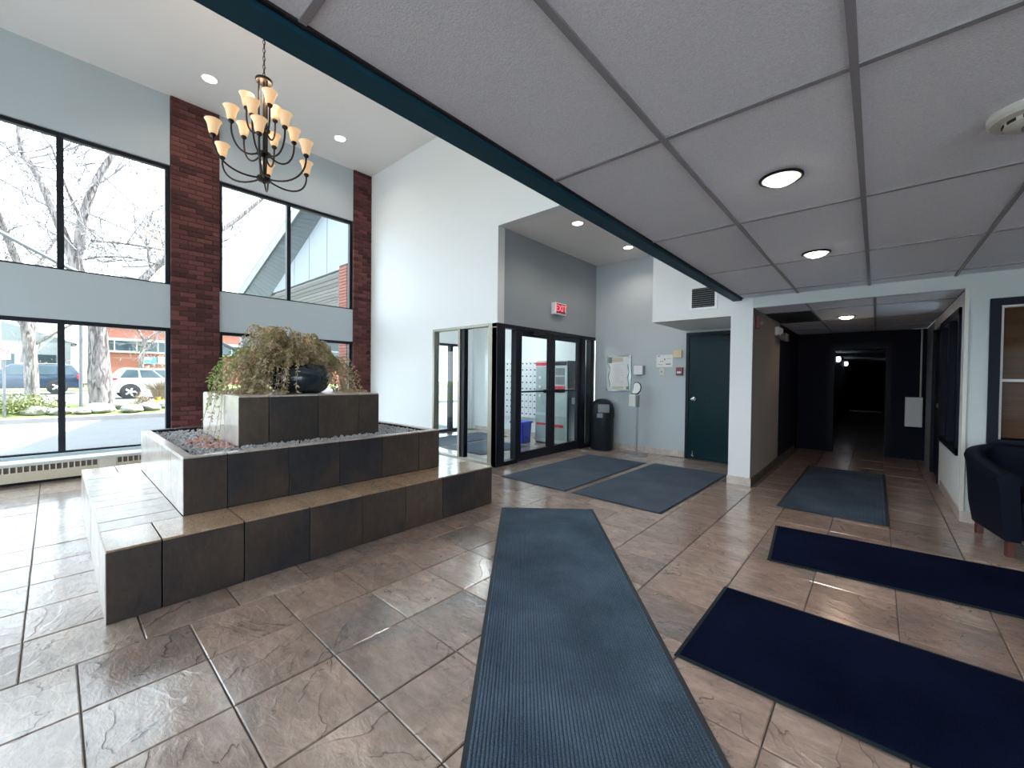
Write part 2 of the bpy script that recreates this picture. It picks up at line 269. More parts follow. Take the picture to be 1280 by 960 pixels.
# ------------------------------------------------------------------ mesh builder
class MB:
    def __init__(s): s.v = []; s.f = []
    def add(s, vs, fs):
        o = len(s.v); s.v += [tuple(p) for p in vs]; s.f += [tuple(i + o for i in q) for q in fs]; return s
    def box(s, x0, x1, y0, y1, z0, z1, rz=0, c=None):
        x0, x1 = min(x0, x1), max(x0, x1); y0, y1 = min(y0, y1), max(y0, y1); z0, z1 = min(z0, z1), max(z0, z1)
        vs = [(x0, y0, z0), (x1, y0, z0), (x1, y1, z0), (x0, y1, z0), (x0, y0, z1), (x1, y0, z1), (x1, y1, z1), (x0, y1, z1)]
        if rz:
            cx, cy = c if c else ((x0 + x1) / 2, (y0 + y1) / 2); ca, sa = math.cos(rz), math.sin(rz)
            vs = [(cx + (x - cx) * ca - (y - cy) * sa, cy + (x - cx) * sa + (y - cy) * ca, z) for x, y, z in vs]
        return s.add(vs, [(3, 2, 1, 0), (4, 5, 6, 7), (0, 1, 5, 4), (1, 2, 6, 5), (2, 3, 7, 6), (3, 0, 4, 7)])
    def tube(s, pts, r, n=8, cap=True):
        pts = [Vector(p) for p in pts]; rs = r if isinstance(r, (list, tuple)) else [r] * len(pts)
        o = len(s.v); prev = None
        for i, p in enumerate(pts):
            t = (pts[min(i + 1, len(pts) - 1)] - pts[max(i - 1, 0)])
            if t.length < 1e-9: t = Vector((0, 0, 1))
            t.normalize()
            if prev is None:
                a = t.orthogonal().normalized()
            else:
                a = prev - t * prev.dot(t)
                a = a.normalized() if a.length > 1e-6 else t.orthogonal().normalized()
            prev = a; b = t.cross(a)
            for k in range(n):
                an = 2 * math.pi * k / n
                s.v.append(tuple(p + (a * math.cos(an) + b * math.sin(an)) * rs[i]))
        for i in range(len(pts) - 1):
            for k in range(n):
                k2 = (k + 1) % n
                s.f.append((o + i * n + k, o + i * n + k2, o + (i + 1) * n + k2, o + (i + 1) * n + k))
        if cap and n > 2:
            s.f.append(tuple(o + k for k in reversed(range(n)))); e = o + (len(pts) - 1) * n
            s.f.append(tuple(e + k for k in range(n)))
        return s
    def lathe(s, prof, n=24, c=(0, 0, 0), axis='z', sx=1.0, sy=1.0):
        o = len(s.v)
        for r, z in prof:
            for k in range(n):
                a = 2 * math.pi * k / n; x, y = r * math.cos(a) * sx, r * math.sin(a) * sy
                if axis == 'z': p = (c[0] + x, c[1] + y, c[2] + z)
                elif axis == 'x': p = (c[0] + z, c[1] + x, c[2] + y)
                else: p = (c[0] + y, c[1] + z, c[2] + x)
                s.v.append(p)
        for i in range(len(prof) - 1):
            for k in range(n):
                k2 = (k + 1) % n
                s.f.append((o + i * n + k, o + i * n + k2, o + (i + 1) * n + k2, o + (i + 1) * n + k))
        if prof[0][0] > 1e-6: s.f.append(tuple(o + k for k in reversed(range(n))))
        if prof[-1][0] > 1e-6: s.f.append(tuple(o + (len(prof) - 1) * n + k for k in range(n)))
        return s
    def prism(s, poly, d):
        """poly: coplanar 3D points; d: extrusion vector"""
        n = len(poly); d = Vector(d); o = len(s.v)
        s.v += [tuple(p) for p in poly] + [tuple(Vector(p) + d) for p in poly]
        s.f.append(tuple(o + i for i in reversed(range(n)))); s.f.append(tuple(o + n + i for i in range(n)))
        for i in range(n): s.f.append((o + i, o + (i + 1) % n, o + n + (i + 1) % n, o + n + i))
        return s
    def xform(s, mtx, start=0):
        s.v[start:] = [tuple(mtx @ Vector(p)) for p in s.v[start:]]; return s
    def mesh(s, name, material, bevel=0.0, smooth=False, off=None):
        me = D.meshes.new(name)
        vs = s.v if off is None else [(x - off[0], y - off[1], z - off[2]) for x, y, z in s.v]
        me.from_pydata(vs, [], s.f)
        bm = bmesh.new(); bm.from_mesh(me)
        bmesh.ops.recalc_face_normals(bm, faces=bm.faces)
        if bevel:
            ed = [e for e in bm.edges if len(e.link_faces) == 2 and e.calc_face_angle(0) > 0.7]
            bmesh.ops.bevel(bm, geom=ed, offset=bevel, segments=2 if bevel > 0.004 else 1, affect='EDGES', profile=0.6, clamp_overlap=True)
        bm.to_mesh(me); bm.free()
        if smooth:
            for p in me.polygons: p.use_smooth = True
            try: me.set_sharp_from_angle(angle=R(40))
            except Exception: pass
        if material: me.materials.append(material)
        return me

def wm(o):
    m = Matrix.LocRotScale(o.location, o.rotation_euler, o.scale)
    return wm(o.parent) @ m if o.parent else m
def tag(o, label=None, cat=None, group=None, kind=None):
    for k, v in (('label', label), ('category', cat), ('group', group), ('kind', kind)):
        if v: o[k] = v
    return o
def empty(name, loc, label=None, cat=None, group=None, kind=None, rz=0):
    o = D.objects.new(name, None); o.location = loc; o.rotation_euler = (0, 0, rz); o.empty_display_size = 0.1
    COL.objects.link(o); return tag(o, label, cat, group, kind)
def obj(name, mb, material, parent=None, bevel=0.0, smooth=False, label=None, cat=None, group=None, kind=None, local=False, centre=False):
    """link mb as one mesh object. Verts are world coordinates unless local=True. A top-level mesh gets its origin at the foot of its bounds."""
    if parent is None or centre:
        xs, ys, zs = zip(*mb.v)
        off = ((min(xs) + max(xs)) / 2, (min(ys) + max(ys)) / 2, min(zs) if parent is None else (min(zs) + max(zs)) / 2)
        o = D.objects.new(name, mb.mesh(name, material, bevel, smooth, off))
        o.location = off
        if parent is not None:
            o.parent = parent
            if not local:
                o.location = wm(parent).inverted() @ Vector(off)
    else:
        if not local: mb.xform(wm(parent).inverted())
        o = D.objects.new(name, mb.mesh(name, material, bevel, smooth)); o.parent = parent
    COL.objects.link(o)
    return tag(o, label, cat, group, kind)
def inst(name, me, loc, parent=None, rz=0, scale=None, rot=None, world=False):
    o = D.objects.new(name, me); o.location = wm(parent).inverted() @ Vector(loc) if world else loc; o.rotation_euler = rot if rot else (0, 0, rz)
    if scale: o.scale = scale
    o.parent = parent; COL.objects.link(o); return o
def copy_tree(o, parent=None):
    c = o.copy(); COL.objects.link(c); c.parent = parent
    for ch in list(o.children): copy_tree(ch, c)
    return c
def text(name, body, size, mtx, material, parent, depth=0.002):
    cu = D.curves.new(name, 'FONT'); cu.body = body; cu.size = size; cu.align_x = 'CENTER'; cu.align_y = 'CENTER'; cu.extrude = depth
    cu.materials.append(material)
    to = D.objects.new(name, cu); COL.objects.link(to)
    me = D.meshes.new_from_object(to.evaluated_get(bpy.context.evaluated_depsgraph_get())); D.objects.remove(to)
    o = D.objects.new(name, me); COL.objects.link(o); o.parent = parent
    o.matrix_local = (wm(parent).inverted() if parent else Matrix()) @ mtx
    return o
def lamp(name, kind, loc, energy, color, size=0.1, parent=None, spot=None, rot=(0, 0, 0)):
    l = D.lights.new(name, kind); l.energy = energy; l.color = color
    if kind in ('POINT', 'SPOT'): l.shadow_soft_size = size
    if kind == 'SPOT': l.spot_size = spot; l.spot_blend = 0.6
    o = D.objects.new(name, l); COL.objects.link(o); o.location = loc; o.rotation_euler = rot
    if parent: o.parent = parent; o.location = wm(parent).inverted() @ Vector(loc)
    return o
S = 'structure'

# ================================================================== THE SHELL
XL, YW, YC, YB, XV = -7.62, 4.25, 5.68, 7.0, -4.08      # window wall, white wall, corridor wall, alcove back wall, vestibule door wall
ZH, ZA, ZL = 5.28, 3.48, 2.312                           # lobby, alcove and low ceilings
XBK, YBK, XR = -1.257, -5.0, 4.0                         # bulkhead, rear wall, right wall
WIN = [(0.295, 1.97), (2.59, 4.30)]                      # lower and upper window heights
BAYS = [(-3.78, -1.62), (-1.02, 1.13), (1.72, 3.88)]

# floor base under the tiles
b = MB().box(-7.82, XR + .2, YBK - .2, 7.2, -0.14, -0.008).box(-1.35, 0.75, 7.2, 24, -0.14, -0.008)
floor = obj('floor', b, M['grout'], kind=S)
# tiles
TX, TY = 0.397, 0.403
def tile_mesh(i, w=TX - .005, h=TY - .005, n=5):
    mb = MB(); vs = []
    for j in range(n + 1):
        for k in range(n + 1):
            x, y = -w / 2 + .004 + (w - .008) * k / n, -h / 2 + .004 + (h - .008) * j / n
            z = 0.0016 * noise.noise(Vector((x * 5 + i * 7, y * 5, i * 3.1)))
            vs.append((x, y, z))
    rim = [k for k in range(n + 1)] + [(j + 1) * (n + 1) - 1 for j in range(1, n + 1)] + [n * (n + 1) + k for k in range(n - 1, -1, -1)] + [j * (n + 1) for j in range(n - 1, 0, -1)]
    fs = [(j * (n + 1) + k, j * (n + 1) + k + 1, (j + 1) * (n + 1) + k + 1, (j + 1) * (n + 1) + k) for j in range(n) for k in range(n)]
    o = len(vs)
    for q in rim:
        x, y, z = vs[q]; vs.append((x * (w / (w - .008)), y * (h / (h - .008)), z - .004))
    for q in rim:
        x, y, z = vs[q]; vs.append((x * (w / (w - .008)), y * (h / (h - .008)), -.016))
    m = len(rim)
    for q in range(m):
        q2 = (q + 1) % m
        fs.append((rim[q2], rim[q], o + q, o + q2)); fs.append((o + q2, o + q, o + m + q, o + m + q2))
    mb.add(vs, fs); return mb
TM = [tile_mesh(i) for i in range(8)]
TME = [t.mesh('floor_tile', M['slate'], smooth=True) for t in TM]
spots = []
for i in range(-19, 12):
    x = 0.115 + TX * (i + .5)
    for j in range(-14, 60):
        sh = -0.17 if x < -2.66 and x > -7.6 else 0
        y = 0.065 + TY * (j + .5) + sh
        inside = (-7.62 < x < 4.1 and -5 < y < 7.05) or (-1.25 < x < .75 and 7 <= y < 23.5)
        if y > 5.75 and -1.35 < x < -1.15 or (y > 5.75 and x > .75): inside = False
        if not inside: continue
        d = Vector((x, y, -CAM_H)); dep = d.dot(fw)
        under = -5.45 < x < -3.1 and .35 < y < 2.85
        vis = False
        if dep > .35 and not under:
            uu, vv = 640 + F_PX * d.dot(rt) / dep, 480 - F_PX * d.dot(up) / dep
            vis = -110 < uu < 1390 and vv < 1080
        hid = (x < -5.2 and y > 1.2) or (y > 7.1 and x > -1.3) or (y > 4.4 and x > 1.1)   # behind the planter or deep in the dark corridor
        spots.append((0 if (vis and not hid) else 1, d.length, x, y))
spots.sort()
rest = MB()
for n, (fl, dist, x, y) in enumerate(spots):
    k = random.randrange(8); q = random.randrange(2) * math.pi; dz = random.uniform(-.0012, .0012)
    if fl == 0 and n < 298:
        t = inst('tile', TME[k], (x, y, dz), floor, q, rot=(random.uniform(-.002, .002), random.uniform(-.002, .002), q), world=True)
    else:
        st = len(rest.v); rest.add(TM[k].v, TM[k].f).xform(Matrix.Translation((x, y, dz)) @ Matrix.Rotation(q, 4, 'Z'), st)
fl_rest = obj('tile', rest, M['slate'], floor, smooth=True, kind='stuff')

# window wall (a plastered wall with two rows of openings between brick pillars)
b = MB(); t0, t1 = XL - .2, XL
for (z0, z1) in ((0, .295), (1.97, 2.59), (4.30, ZH)):
    for y0, y1 in BAYS: b.box(t0, t1, y0, y1, z0, z1)
b.box(t0, t1, YBK, -3.78, 0, ZH)
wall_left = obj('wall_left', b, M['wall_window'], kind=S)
# white wall above and beside the vestibule glazing
b = MB().box(XL - .2, -5.58, YW, YW + .14, 0, ZH).box(-5.58, XV - .0, YW, YW + .14, 2.095, ZH).box(XV, XBK, YW, YW + .14, ZA, ZH)
obj('wall_front', b, M['wall'], kind=S)
b = MB().box(XV - .12, XV, YW + .14, YB + .1, 2.095, ZA)
obj('wall_entry', b, M['wall_grey'], kind=S)
b = MB().box(XV, -2.36, YB, YB + .14, 0, ZA).box(-2.36, -1.42, YB, YB + .14, 2.075, ZA).box(-1.42, -1.2, YB, YB + .14, 0, ZA)
b.box(-2.6, -1.3, YB + .141, YB + .2, 0, 2.3)
obj('wall_back', b, M['wall_mid'], kind=S)
# boxed-in duct over the door, column and corridor wall
b = MB().box(-2.395, -1.38, YC, YB, 2.112, ZA).box(-1.38, -1.137, YC, 9.6, 0, ZA)
obj('wall_corridor_left', b, M['wall'], kind=S)
b = MB().box(-1.135, .62, YC, YC + .02, 2.19, ZL + .05).box(.62, .762, YC, YC + .14, 0, ZL + .05).box(.762, 2.3, YC, YC + .14, 2.07, ZL + .05).box(.762, 2.3, YC, YC + .14, 0, .74).box(2.3, XR, YC, YC + .14, 0, ZL + .05)
obj('wall_far_right', b, M['wall_teal'], kind=S)
b = MB().box(XBK - .097, XBK, YBK, YC, ZL, ZH + .02).box(XBK - .097, XBK, YC, YB + .1, ZA, ZH + .02)
obj('wall_bulkhead', b, M['wall'], kind=S)
obj('trim_1', MB().box(XBK - .1, XBK, YBK, YC, ZL - .022, ZL + .05), M['teal'], kind=S)
obj('shadow_gap_strip', MB().box(XBK + .004, XBK + .018, YBK, YC - .01, ZL - .004, ZL + .004), M['dark'], kind=S)  # dark strip painted in place of the shadow gap beside the beam
b = MB().box(XL - .2, XR + .2, YBK - .14, YBK, 0, .30).box(XL - .2, XR + .2, YBK - .14, YBK, 2.25, 2.7).box(XL - .2, XBK, YBK - .14, YBK, 4.4, ZH)
for x in (XL - .2, -4.5, XR - .1): b.box(x, x + .3, YBK - .14, YBK, .30, 2.25)
b.box(XBK - .1, 1.6, YBK - .14, YBK, .30, 2.25)
for x in (XL - .2, -4.5, XBK - .2): b.box(x, x + .3, YBK - .14, YBK, 2.7, 4.4)
obj('wall_rear', b, M['wall'], kind=S)
for n_, (x0, x1, z0, z1) in enumerate(((-7.52, -4.5, .3, 2.25), (-4.2, -1.357, .3, 2.25), (1.6, 3.9, .3, 2.25), (-7.52, -4.5, 2.7, 4.4), (-4.2, -1.457, 2.7, 4.4))):
    w = empty('window_%d' % (n_ + 21), ((x0 + x1) / 2, YBK - .07, z0), kind=S)  # unseen windows, added to let more daylight into the room
    obj('frame', MB().box(x0, x1, YBK - .11, YBK - .03, z0, z0 + .05).box(x0, x1, YBK - .11, YBK - .03, z1 - .05, z1).box(x0, x0 + .05, YBK - .11, YBK - .03, z0 + .05, z1 - .05).box(x1 - .05, x1, YBK - .11, YBK - .03, z0 + .05, z1 - .05), M['black_alu'], w)
    obj('pane', MB().box(x0 + .05, x1 - .05, YBK - .073, YBK - .067, z0 + .05, z1 - .05), M['glass'], w)
# flat roofs over the single-storey part, so no daylight leaks in
obj('roof', MB().box(XBK - .09, XR + .3, YBK - .14, YB + .1, 2.46, 2.6).box(-1.5, XR + .3, YB + .1, 24, 2.46, 2.6).box(XL - .3, XBK, YW + .14, 7.3, 3.62, 3.72).box(XL - .3, XBK, YBK - .14, YW + .14, 5.44, 5.55), M['soffit'], kind=S)
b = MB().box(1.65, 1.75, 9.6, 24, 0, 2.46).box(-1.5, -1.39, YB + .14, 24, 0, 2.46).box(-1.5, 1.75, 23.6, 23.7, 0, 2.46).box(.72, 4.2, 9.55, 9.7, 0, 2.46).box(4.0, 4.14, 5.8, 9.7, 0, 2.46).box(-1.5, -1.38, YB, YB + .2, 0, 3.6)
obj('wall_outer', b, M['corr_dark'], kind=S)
b = MB().box(XR, XR + .14, YBK, YC + .14, 0, .3).box(XR, XR + .14, YBK, YC + .14, 2.2, ZL + .05).box(XR, XR + .14, YBK, -4.7, .3, 2.2).box(XR, XR + .14, -.4, YC + .14, .3, 2.2); obj('wall_right', b, M['wall'], kind=S)
w = empty('window_31', (XR + .07, -2.5, .3), kind=S)  # unseen window behind the camera's right, added for extra daylight
obj('frame', MB().box(XR + .03, XR + .11, -4.7, -.4, .3, .35).box(XR + .03, XR + .11, -4.7, -.4, 2.15, 2.2).box(XR + .03, XR + .11, -4.7, -4.65, .35, 2.15).box(XR + .03, XR + .11, -.45, -.4, .35, 2.15), M['black_alu'], w)
obj('pane', MB().box(XR + .067, XR + .073, -4.65, -.45, .35, 2.15), M['glass'], w)
# corridor
b = MB().box(.62, .72, YC + .14, 5.95, 0, 2.19).box(.62, .72, 5.95, 7.45, 0, .60).box(.62, .72, 5.95, 7.45, 2.05, 2.19).box(.62, .72, 7.45, 7.56, 0, 2.19).box(.62, .72, 7.56, 8.52, 2.06, 2.19)
obj('wall_corridor_right', b, M['wall'], kind=S)
obj('wall_corridor_far', MB().box(.62, .72, 8.52, 9.6, 0, 2.19), M['wall_grey'], kind=S)
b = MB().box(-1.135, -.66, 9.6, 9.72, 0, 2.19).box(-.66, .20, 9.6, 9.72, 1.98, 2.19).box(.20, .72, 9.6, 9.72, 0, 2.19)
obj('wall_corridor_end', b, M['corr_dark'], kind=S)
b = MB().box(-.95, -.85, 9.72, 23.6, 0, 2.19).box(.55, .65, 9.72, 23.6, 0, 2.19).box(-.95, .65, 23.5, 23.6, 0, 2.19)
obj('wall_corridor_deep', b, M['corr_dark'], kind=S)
b = MB().box(.66, .70, 9.50, 9.598, 0, .0001)
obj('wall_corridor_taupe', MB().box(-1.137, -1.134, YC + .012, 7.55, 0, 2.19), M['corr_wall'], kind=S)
obj('wall_corridor_shade', MB().box(-1.137, -1.134, 7.55, 9.6, 0, 2.19), M['corr_dark'], kind=S)  # left wall darkened from here on, its shadow put into the colour
# ceilings
obj('ceiling', MB().box(XL - .2, XBK, YBK, YW + .14, ZH, ZH + .15), M['plaster'], kind=S)
obj('ceiling', MB().box(XV - .12, XBK, YW + .14, YB + .1, ZA, ZA + .12), M['plaster'], kind=S)
obj('ceiling', MB().box(-.95, .65, 9.72, 23.6, 2.10, 2.2), M['wall_grey'], kind=S)
def grid_ceiling(xs, ys, z, x0, x1, y0, y1, holes=()):
    c = obj('ceiling', MB().box(x0, x1, y0, y1, z + .06, z + .1), M['grid'], kind=S)
    X = [x0] + [x for x in xs if x0 + .02 < x < x1 - .02] + [x1]; Yv = [y0] + [y for y in ys if y0 + .02 < y < y1 - .02] + [y1]
    for i in range(len(X) - 1):
        for j in range(len(Yv) - 1):
            if (i, j) in holes: continue
            xa, xb, ya, yb = X[i], X[i + 1], Yv[j], Yv[j + 1]
            obj('panel', MB().box(xa + .006, xb - .006, ya + .006, yb - .006, z + .004, z + .02), M['panel'], c, centre=True)
    for x in X[1:-1]: obj('grid_bar', MB().box(x - .0115, x + .0115, y0, y1, z - .004, z + .006), M['grid'], c, centre=True)
    for y in Yv[1:-1]:
        for i in range(len(X) - 1): obj('grid_bar', MB().box(X[i] + .0115, X[i + 1] - .0115, y - .0115, y + .0115, z - .003, z + .006), M['grid'], c, centre=True)
    return c
grid_ceiling([-.685 + .6145 * k for k in range(9)], [1.705 + 1.228 * k for k in range(-6, 5)], ZL, XBK + .004, XR, YBK, YC)
corr_ceil = grid_ceiling([-.615, -.026], [6.31, 7.51, 8.72], 2.19, -1.135, .62, YC + .02, 9.6, holes=((0, 1),))
obj('trim_3', MB().box(-1.13, .615, YC + .002, YC + .02, 2.182, 2.19), M['grid'], kind=S)
g = empty('return_air_grille', (-.88, 6.9, 2.19), 'dark square return air grille in the corridor ceiling', 'grille')
obj('frame', MB().box(-1.12, -.625, 6.325, 7.5, 2.185, 2.2), M['dark'], g)
for k in range(14): obj('slat', MB().box(-1.10, -.64, 6.36 + k * .08, 6.40 + k * .08, 2.178, 2.186), M['black'], g, centre=True)
# bases
BB = M['slate_pale']
def base_run(name, pieces, mt=None):
    o = empty(name, (pieces[0][0], pieces[0][2], 0), kind=S)
    for p in pieces: obj('tile', MB().box(*p), mt or BB, o, bevel=.002, centre=True)
    return o
base_run('baseboard_back', [(-4.05 + .4 * k, -4.05 + .4 * k + .395, YB - .012, YB, 0, .105) for k in range(4)] + [(-2.45, -2.37, YB - .012, YB, 0, .105)])
base_run('baseboard_front', [(-1.392, -1.123, YC - .012, YC, 0, .105), (.608, .95, YC - .012, YC, 0, .105)] + [(.95 + .4 * k, 1.345 + .4 * k, YC - .012, YC, 0, .105) for k in range(3)])
base_run('baseboard_corridor', [(-1.135, -1.123, YC + .002 + .4 * k, YC + .397 + .4 * k, 0, .1) for k in range(9)], M['slate_dark'])
base_run('baseboard_corridor_right', [(.608, .62, YC + .002 + .4 * k, YC + .397 + .4 * k, 0, .1) for k in range(4)])
base_run('baseboard_entry', [(-5.9, -5.6, YW - .012, YW, 0, .1), (-6.3, -5.905, YW - .012, YW, 0, .1)])
base_run('baseboard_vestibule', [(-7.5 + .4 * k, -7.105 + .4 * k, 7.04, 7.05, 0, .1) for k in range(8)])
# thin corner bead on the corridor jamb
obj('trim_4', MB().box(.606, .634, YC - .016, YC + .03, .1, 2.19), M['offwhite'], kind=S)

# ------------------------------------------------------------------ brick pillars
BM_ = []
for i in range(6):
    mb = MB().box(-.03, .03, -.5, .5, -.5, .5)
    BM_.append(mb)
def brick_mesh(w, h, i, d=.05):
    mb = MB().box(-d / 2, d / 2, -w / 2, w / 2, -h / 2, h / 2)
    return mb.mesh('brick', M['brick'], bevel=.003)
def pillar(y0, y1, front):
    p = empty('pillar', (XL, (y0 + y1) / 2, 0), kind=S)
    obj('core', MB().box(XL - .2, front - .012, y0 + .006, y1 - .006, 0, ZH), M['mortar'], p)
    H = ZH / 76; w = y1 - y0; cache = {}
    full = w / round(w / .20)
    for c in range(76):
        z = (c + .5) * H
        nb = round(w / .20)
        cuts = [y0 + full * k for k in range(nb + 1)] if c % 2 == 0 else [y0] + [y0 + full * (k + .5) for k in range(nb)] + [y1]
        for a, bb in zip(cuts, cuts[1:]):
            key = round(bb - a, 3)
            if key not in cache: cache[key] = brick_mesh(bb - a - .008, H - .009, 0)
            inst('brick', cache[key], (front - .025 + random.uniform(-.003, .003), (a + bb) / 2, z), p, world=True)
    return p
pillar(1.13, 1.72, XL + .035)
pillar(3.88, 4.25, XL + .035)
obj('pillar', MB().box(XL - .2, XL + .035, -1.62, -1.02, 0, ZH), M['brick'], kind=S)

# ------------------------------------------------------------------ windows
def window(n, y0, y1, z0, z1, mull, fr=.05):
    w = empty('window_%d' % n, (XL - .08, (y0 + y1) / 2, z0), kind=S)
    xa, xb = XL - .115, XL - .035
    obj('frame', MB().box(xa, xb, y0, y1, z1 - fr, z1), M['black_alu'], w, bevel=.004)
    obj('frame', MB().box(xa, xb, y0, y1, z0, z0 + fr * .5), M['black_alu'], w, bevel=.004)
    obj('frame', MB().box(xa, xb, y0, y0 + fr, z0 + fr * .5, z1 - fr), M['black_alu'], w, bevel=.004)
    obj('frame', MB().box(xa, xb, y1 - fr, y1, z0 + fr * .5, z1 - fr), M['black_alu'], w, bevel=.004)
    ys = [y0 + fr] + list(mull) + [y1 - fr]
    for m_ in mull: obj('mullion', MB().box(xa, xb, m_ - .032, m_ + .032, z0 + fr * .5, z1 - fr), M['black_alu'], w, bevel=.004)
    for a, c in zip(ys, ys[1:]):
        a2 = a + (.032 if a in mull else 0); c2 = c - (.032 if c in mull else 0)
        obj('pane', MB().box(XL - .079, XL - .073, a2, c2, z0 + fr * .5, z1 - fr), M['glass'], w)
    return w
k = 1
for (z0, z1) in WIN:
    for bi, mull in ((1, .07), (2, 2.735), (0, -2.7)):
        window(k, BAYS[bi][0], BAYS[bi][1], z0, z1, [mull]); k += 1
obj('trim_5', MB().box(XL, XL + .30, -3.78, 1.13, .225, .258), M['sill'], kind=S, bevel=.004)
obj('trim_6', MB().box(XL, XL + .10, 1.76, 3.88, .225, .258), M['sill'], kind=S, bevel=.004)

# ------------------------------------------------------------------ baseboard heater
def heater(name, y0, y1, label):
    h = empty(name, (XL + .14, (y0 + y1) / 2, 0), label, 'heater')
    xf = XL + .28
    obj('body', MB().box(XL + .001, xf - .02, y0, y1, .035, .222), M['slotback'], h)
    obj('cover', MB().box(xf - .02, xf, y0, y1, .035, .148), M['cream'], h, bevel=.003)
    obj('top_rail', MB().box(XL + .001, xf, y0, y1, .216, .2245), M['cream_light'], h)
    n = int((y1 - y0) / .05)
    tm = MB().box(-.01, .01, -.0055, .0055, -.033, .033).mesh('louvre_bar', M['cream_light'])
    for i in range(n + 1):
        inst('louvre_bar', tm, (-.14 + .27, y0 + .007 + i * (y1 - y0 - .014) / n - (y0 + y1) / 2, .18), h)
    obj('kick', MB().box(XL + .03, xf - .04, y0 + .01, y1 - .01, 0, .036), M['dark'], h)
    return h
heater('baseboard_heater', -2.42, .38, 'cream baseboard heater with square slots under the front window, left of the planter')
hj = obj('joint_cover', MB().box(XL + .10, XL + .285, .381, .54, .033, .2245), M['cream_light'], bevel=.003, label='plain cream joint cover between the two baseboard heaters', cat='heater cover')
heater('baseboard_heater', .541, 1.13, 'short cream baseboard heater running behind the planter bench')

# ================================================================== ENTRY VESTIBULE
b = MB().box(XL - .2, XL, YW + .14, 4.75, 0, 3.0).box(XL - .2, XL, 4.75, 6.9, 2.1, 3.0).box(XL - .2, XL, 6.9, 7.2, 0, 3.0)
obj('wall_vestibule_left', b, M['wall'], kind=S)
obj('wall_vestibule_back', MB().box(XL - .2, XV - .12, 7.05, 7.2, 0, 3.0), M['wall'], kind=S)
obj('ceiling', MB().box(XL - .2, XV - .12, YW + .14, 7.2, 2.75, 2.85), M['plaster'], kind=S)
# glazed screen facing the lobby
s1 = empty('window_7', ((-5.58 + XV) / 2, YW + .05, 0), kind=S)
FA = M['alu']; FB = M['black_alu']
ya, yb_ = YW - .005, YW + .105
obj('frame', MB().box(-5.58, -4.26, ya, yb_, 2.055, 2.095), FA, s1, bevel=.003)
obj('frame', MB().box(-5.58, -4.26, ya, yb_, 0, .05), FA, s1, bevel=.003)
obj('frame', MB().box(-5.58, -5.53, ya, yb_, .05, 2.055), FA, s1, bevel=.003)
obj('mullion', MB().box(-4.935, -4.885, ya, yb_, .05, 2.055), FA, s1, bevel=.003)
obj('mullion_return', MB().box(-4.884, -4.80, ya + .02, yb_ - .01, .05, 2.055), FB, s1)
obj('corner_post', MB().box(-4.26, XV - .003, ya, yb_, 0, 2.095), FA, s1, bevel=.004)
obj('pane', MB().box(-5.53, -4.935, YW + .047, YW + .053, .05, 2.055), M['glass_in'], s1)
obj('pane', MB().box(-4.80, -4.26, YW + .047, YW + .053, .05, 2.055), M['glass_in'], s1)
# door screen
s2 = empty('window_8', (XV - .05, 5.6, 0), kind=S)
xa, xb = XV - .10, XV + .005
obj('frame', MB().box(xa, xb, 4.245, 7.0, 2.035, 2.095), FB, s2, bevel=.003)
obj('frame', MB().box(xa, xb, 4.245, 4.42, 0, 2.035), FB, s2, bevel=.003)
obj('frame', MB().box(xa, xb, 4.665, 4.735, 0, 2.035), FB, s2, bevel=.003)
obj('frame', MB().box(xa, xb, 6.50, 6.64, 0, 2.035), FB, s2, bevel=.003)
obj('frame', MB().box(xa, xb, 6.83, 6.93, 0, 2.035), FB, s2, bevel=.003)
obj('frame', MB().box(xa, xb, 4.42, 4.665, 0, .06), FB, s2)
obj('frame', MB().box(xa, xb, 6.64, 6.83, 0, .06), FB, s2)
obj('sidelight_pane', MB().box(XV - .05, XV - .044, 4.42, 4.665, .06, 2.035), M['glass_in'], s2)
obj('sidelight_pane', MB().box(XV - .05, XV - .044, 6.64, 6.83, .06, 2.035), M['glass_in'], s2)
obj('stop', MB().box(XV - .075, XV - .01, 6.93, 7.0, 0, 2.035), FA, s2)
def entry_door(n, y0, y1, hy):
    d = empty('door_%d' % n, (XV - .05, (y0 + y1) / 2, 0), kind=S)
    xa, xb = XV - .075, XV - .015
    obj('stile', MB().box(xa, xb, y0, y0 + .085, .012, 2.03), FB, d, bevel=.003)
    obj('stile', MB().box(xa, xb, y1 - .085, y1, .012, 2.03), FB, d, bevel=.003)
    obj('rail', MB().box(xa, xb, y0 + .085, y1 - .085, 1.955, 2.03), FB, d, bevel=.003)
    obj('rail', MB().box(xa, xb, y0 + .085, y1 - .085, .012, .15), FB, d, bevel=.003)
    obj('pane', MB().box(XV - .048, XV - .042, y0 + .085, y1 - .085, .15, 1.955), M['glass_in'], d)
    obj('push_bar', MB().box(XV - .008, XV + .02, y0 + .05, y1 - .05, 1.075, 1.10), FB, d)
    obj('latch_box', MB().box(XV - .012, XV + .055, hy, hy + .20, 1.055, 1.115), M['black'], d, bevel=.006)
    return d
d1 = entry_door(1, 4.738, 5.615, 5.37)
obj('pull_handle', MB().box(XV - .012, XV + .05, 5.47, 5.51, .85, 1.06), M['black'], d1, bevel=.005)
d2 = entry_door(2, 5.62, 6.498, 5.70)
c = obj('door_closer', MB().box(XV - .01, XV + .06, 5.02, 5.30, 1.985, 2.035).box(XV + .02, XV + .035, 5.1, 5.5, 2.035, 2.05), M['black'], d1, bevel=.004)
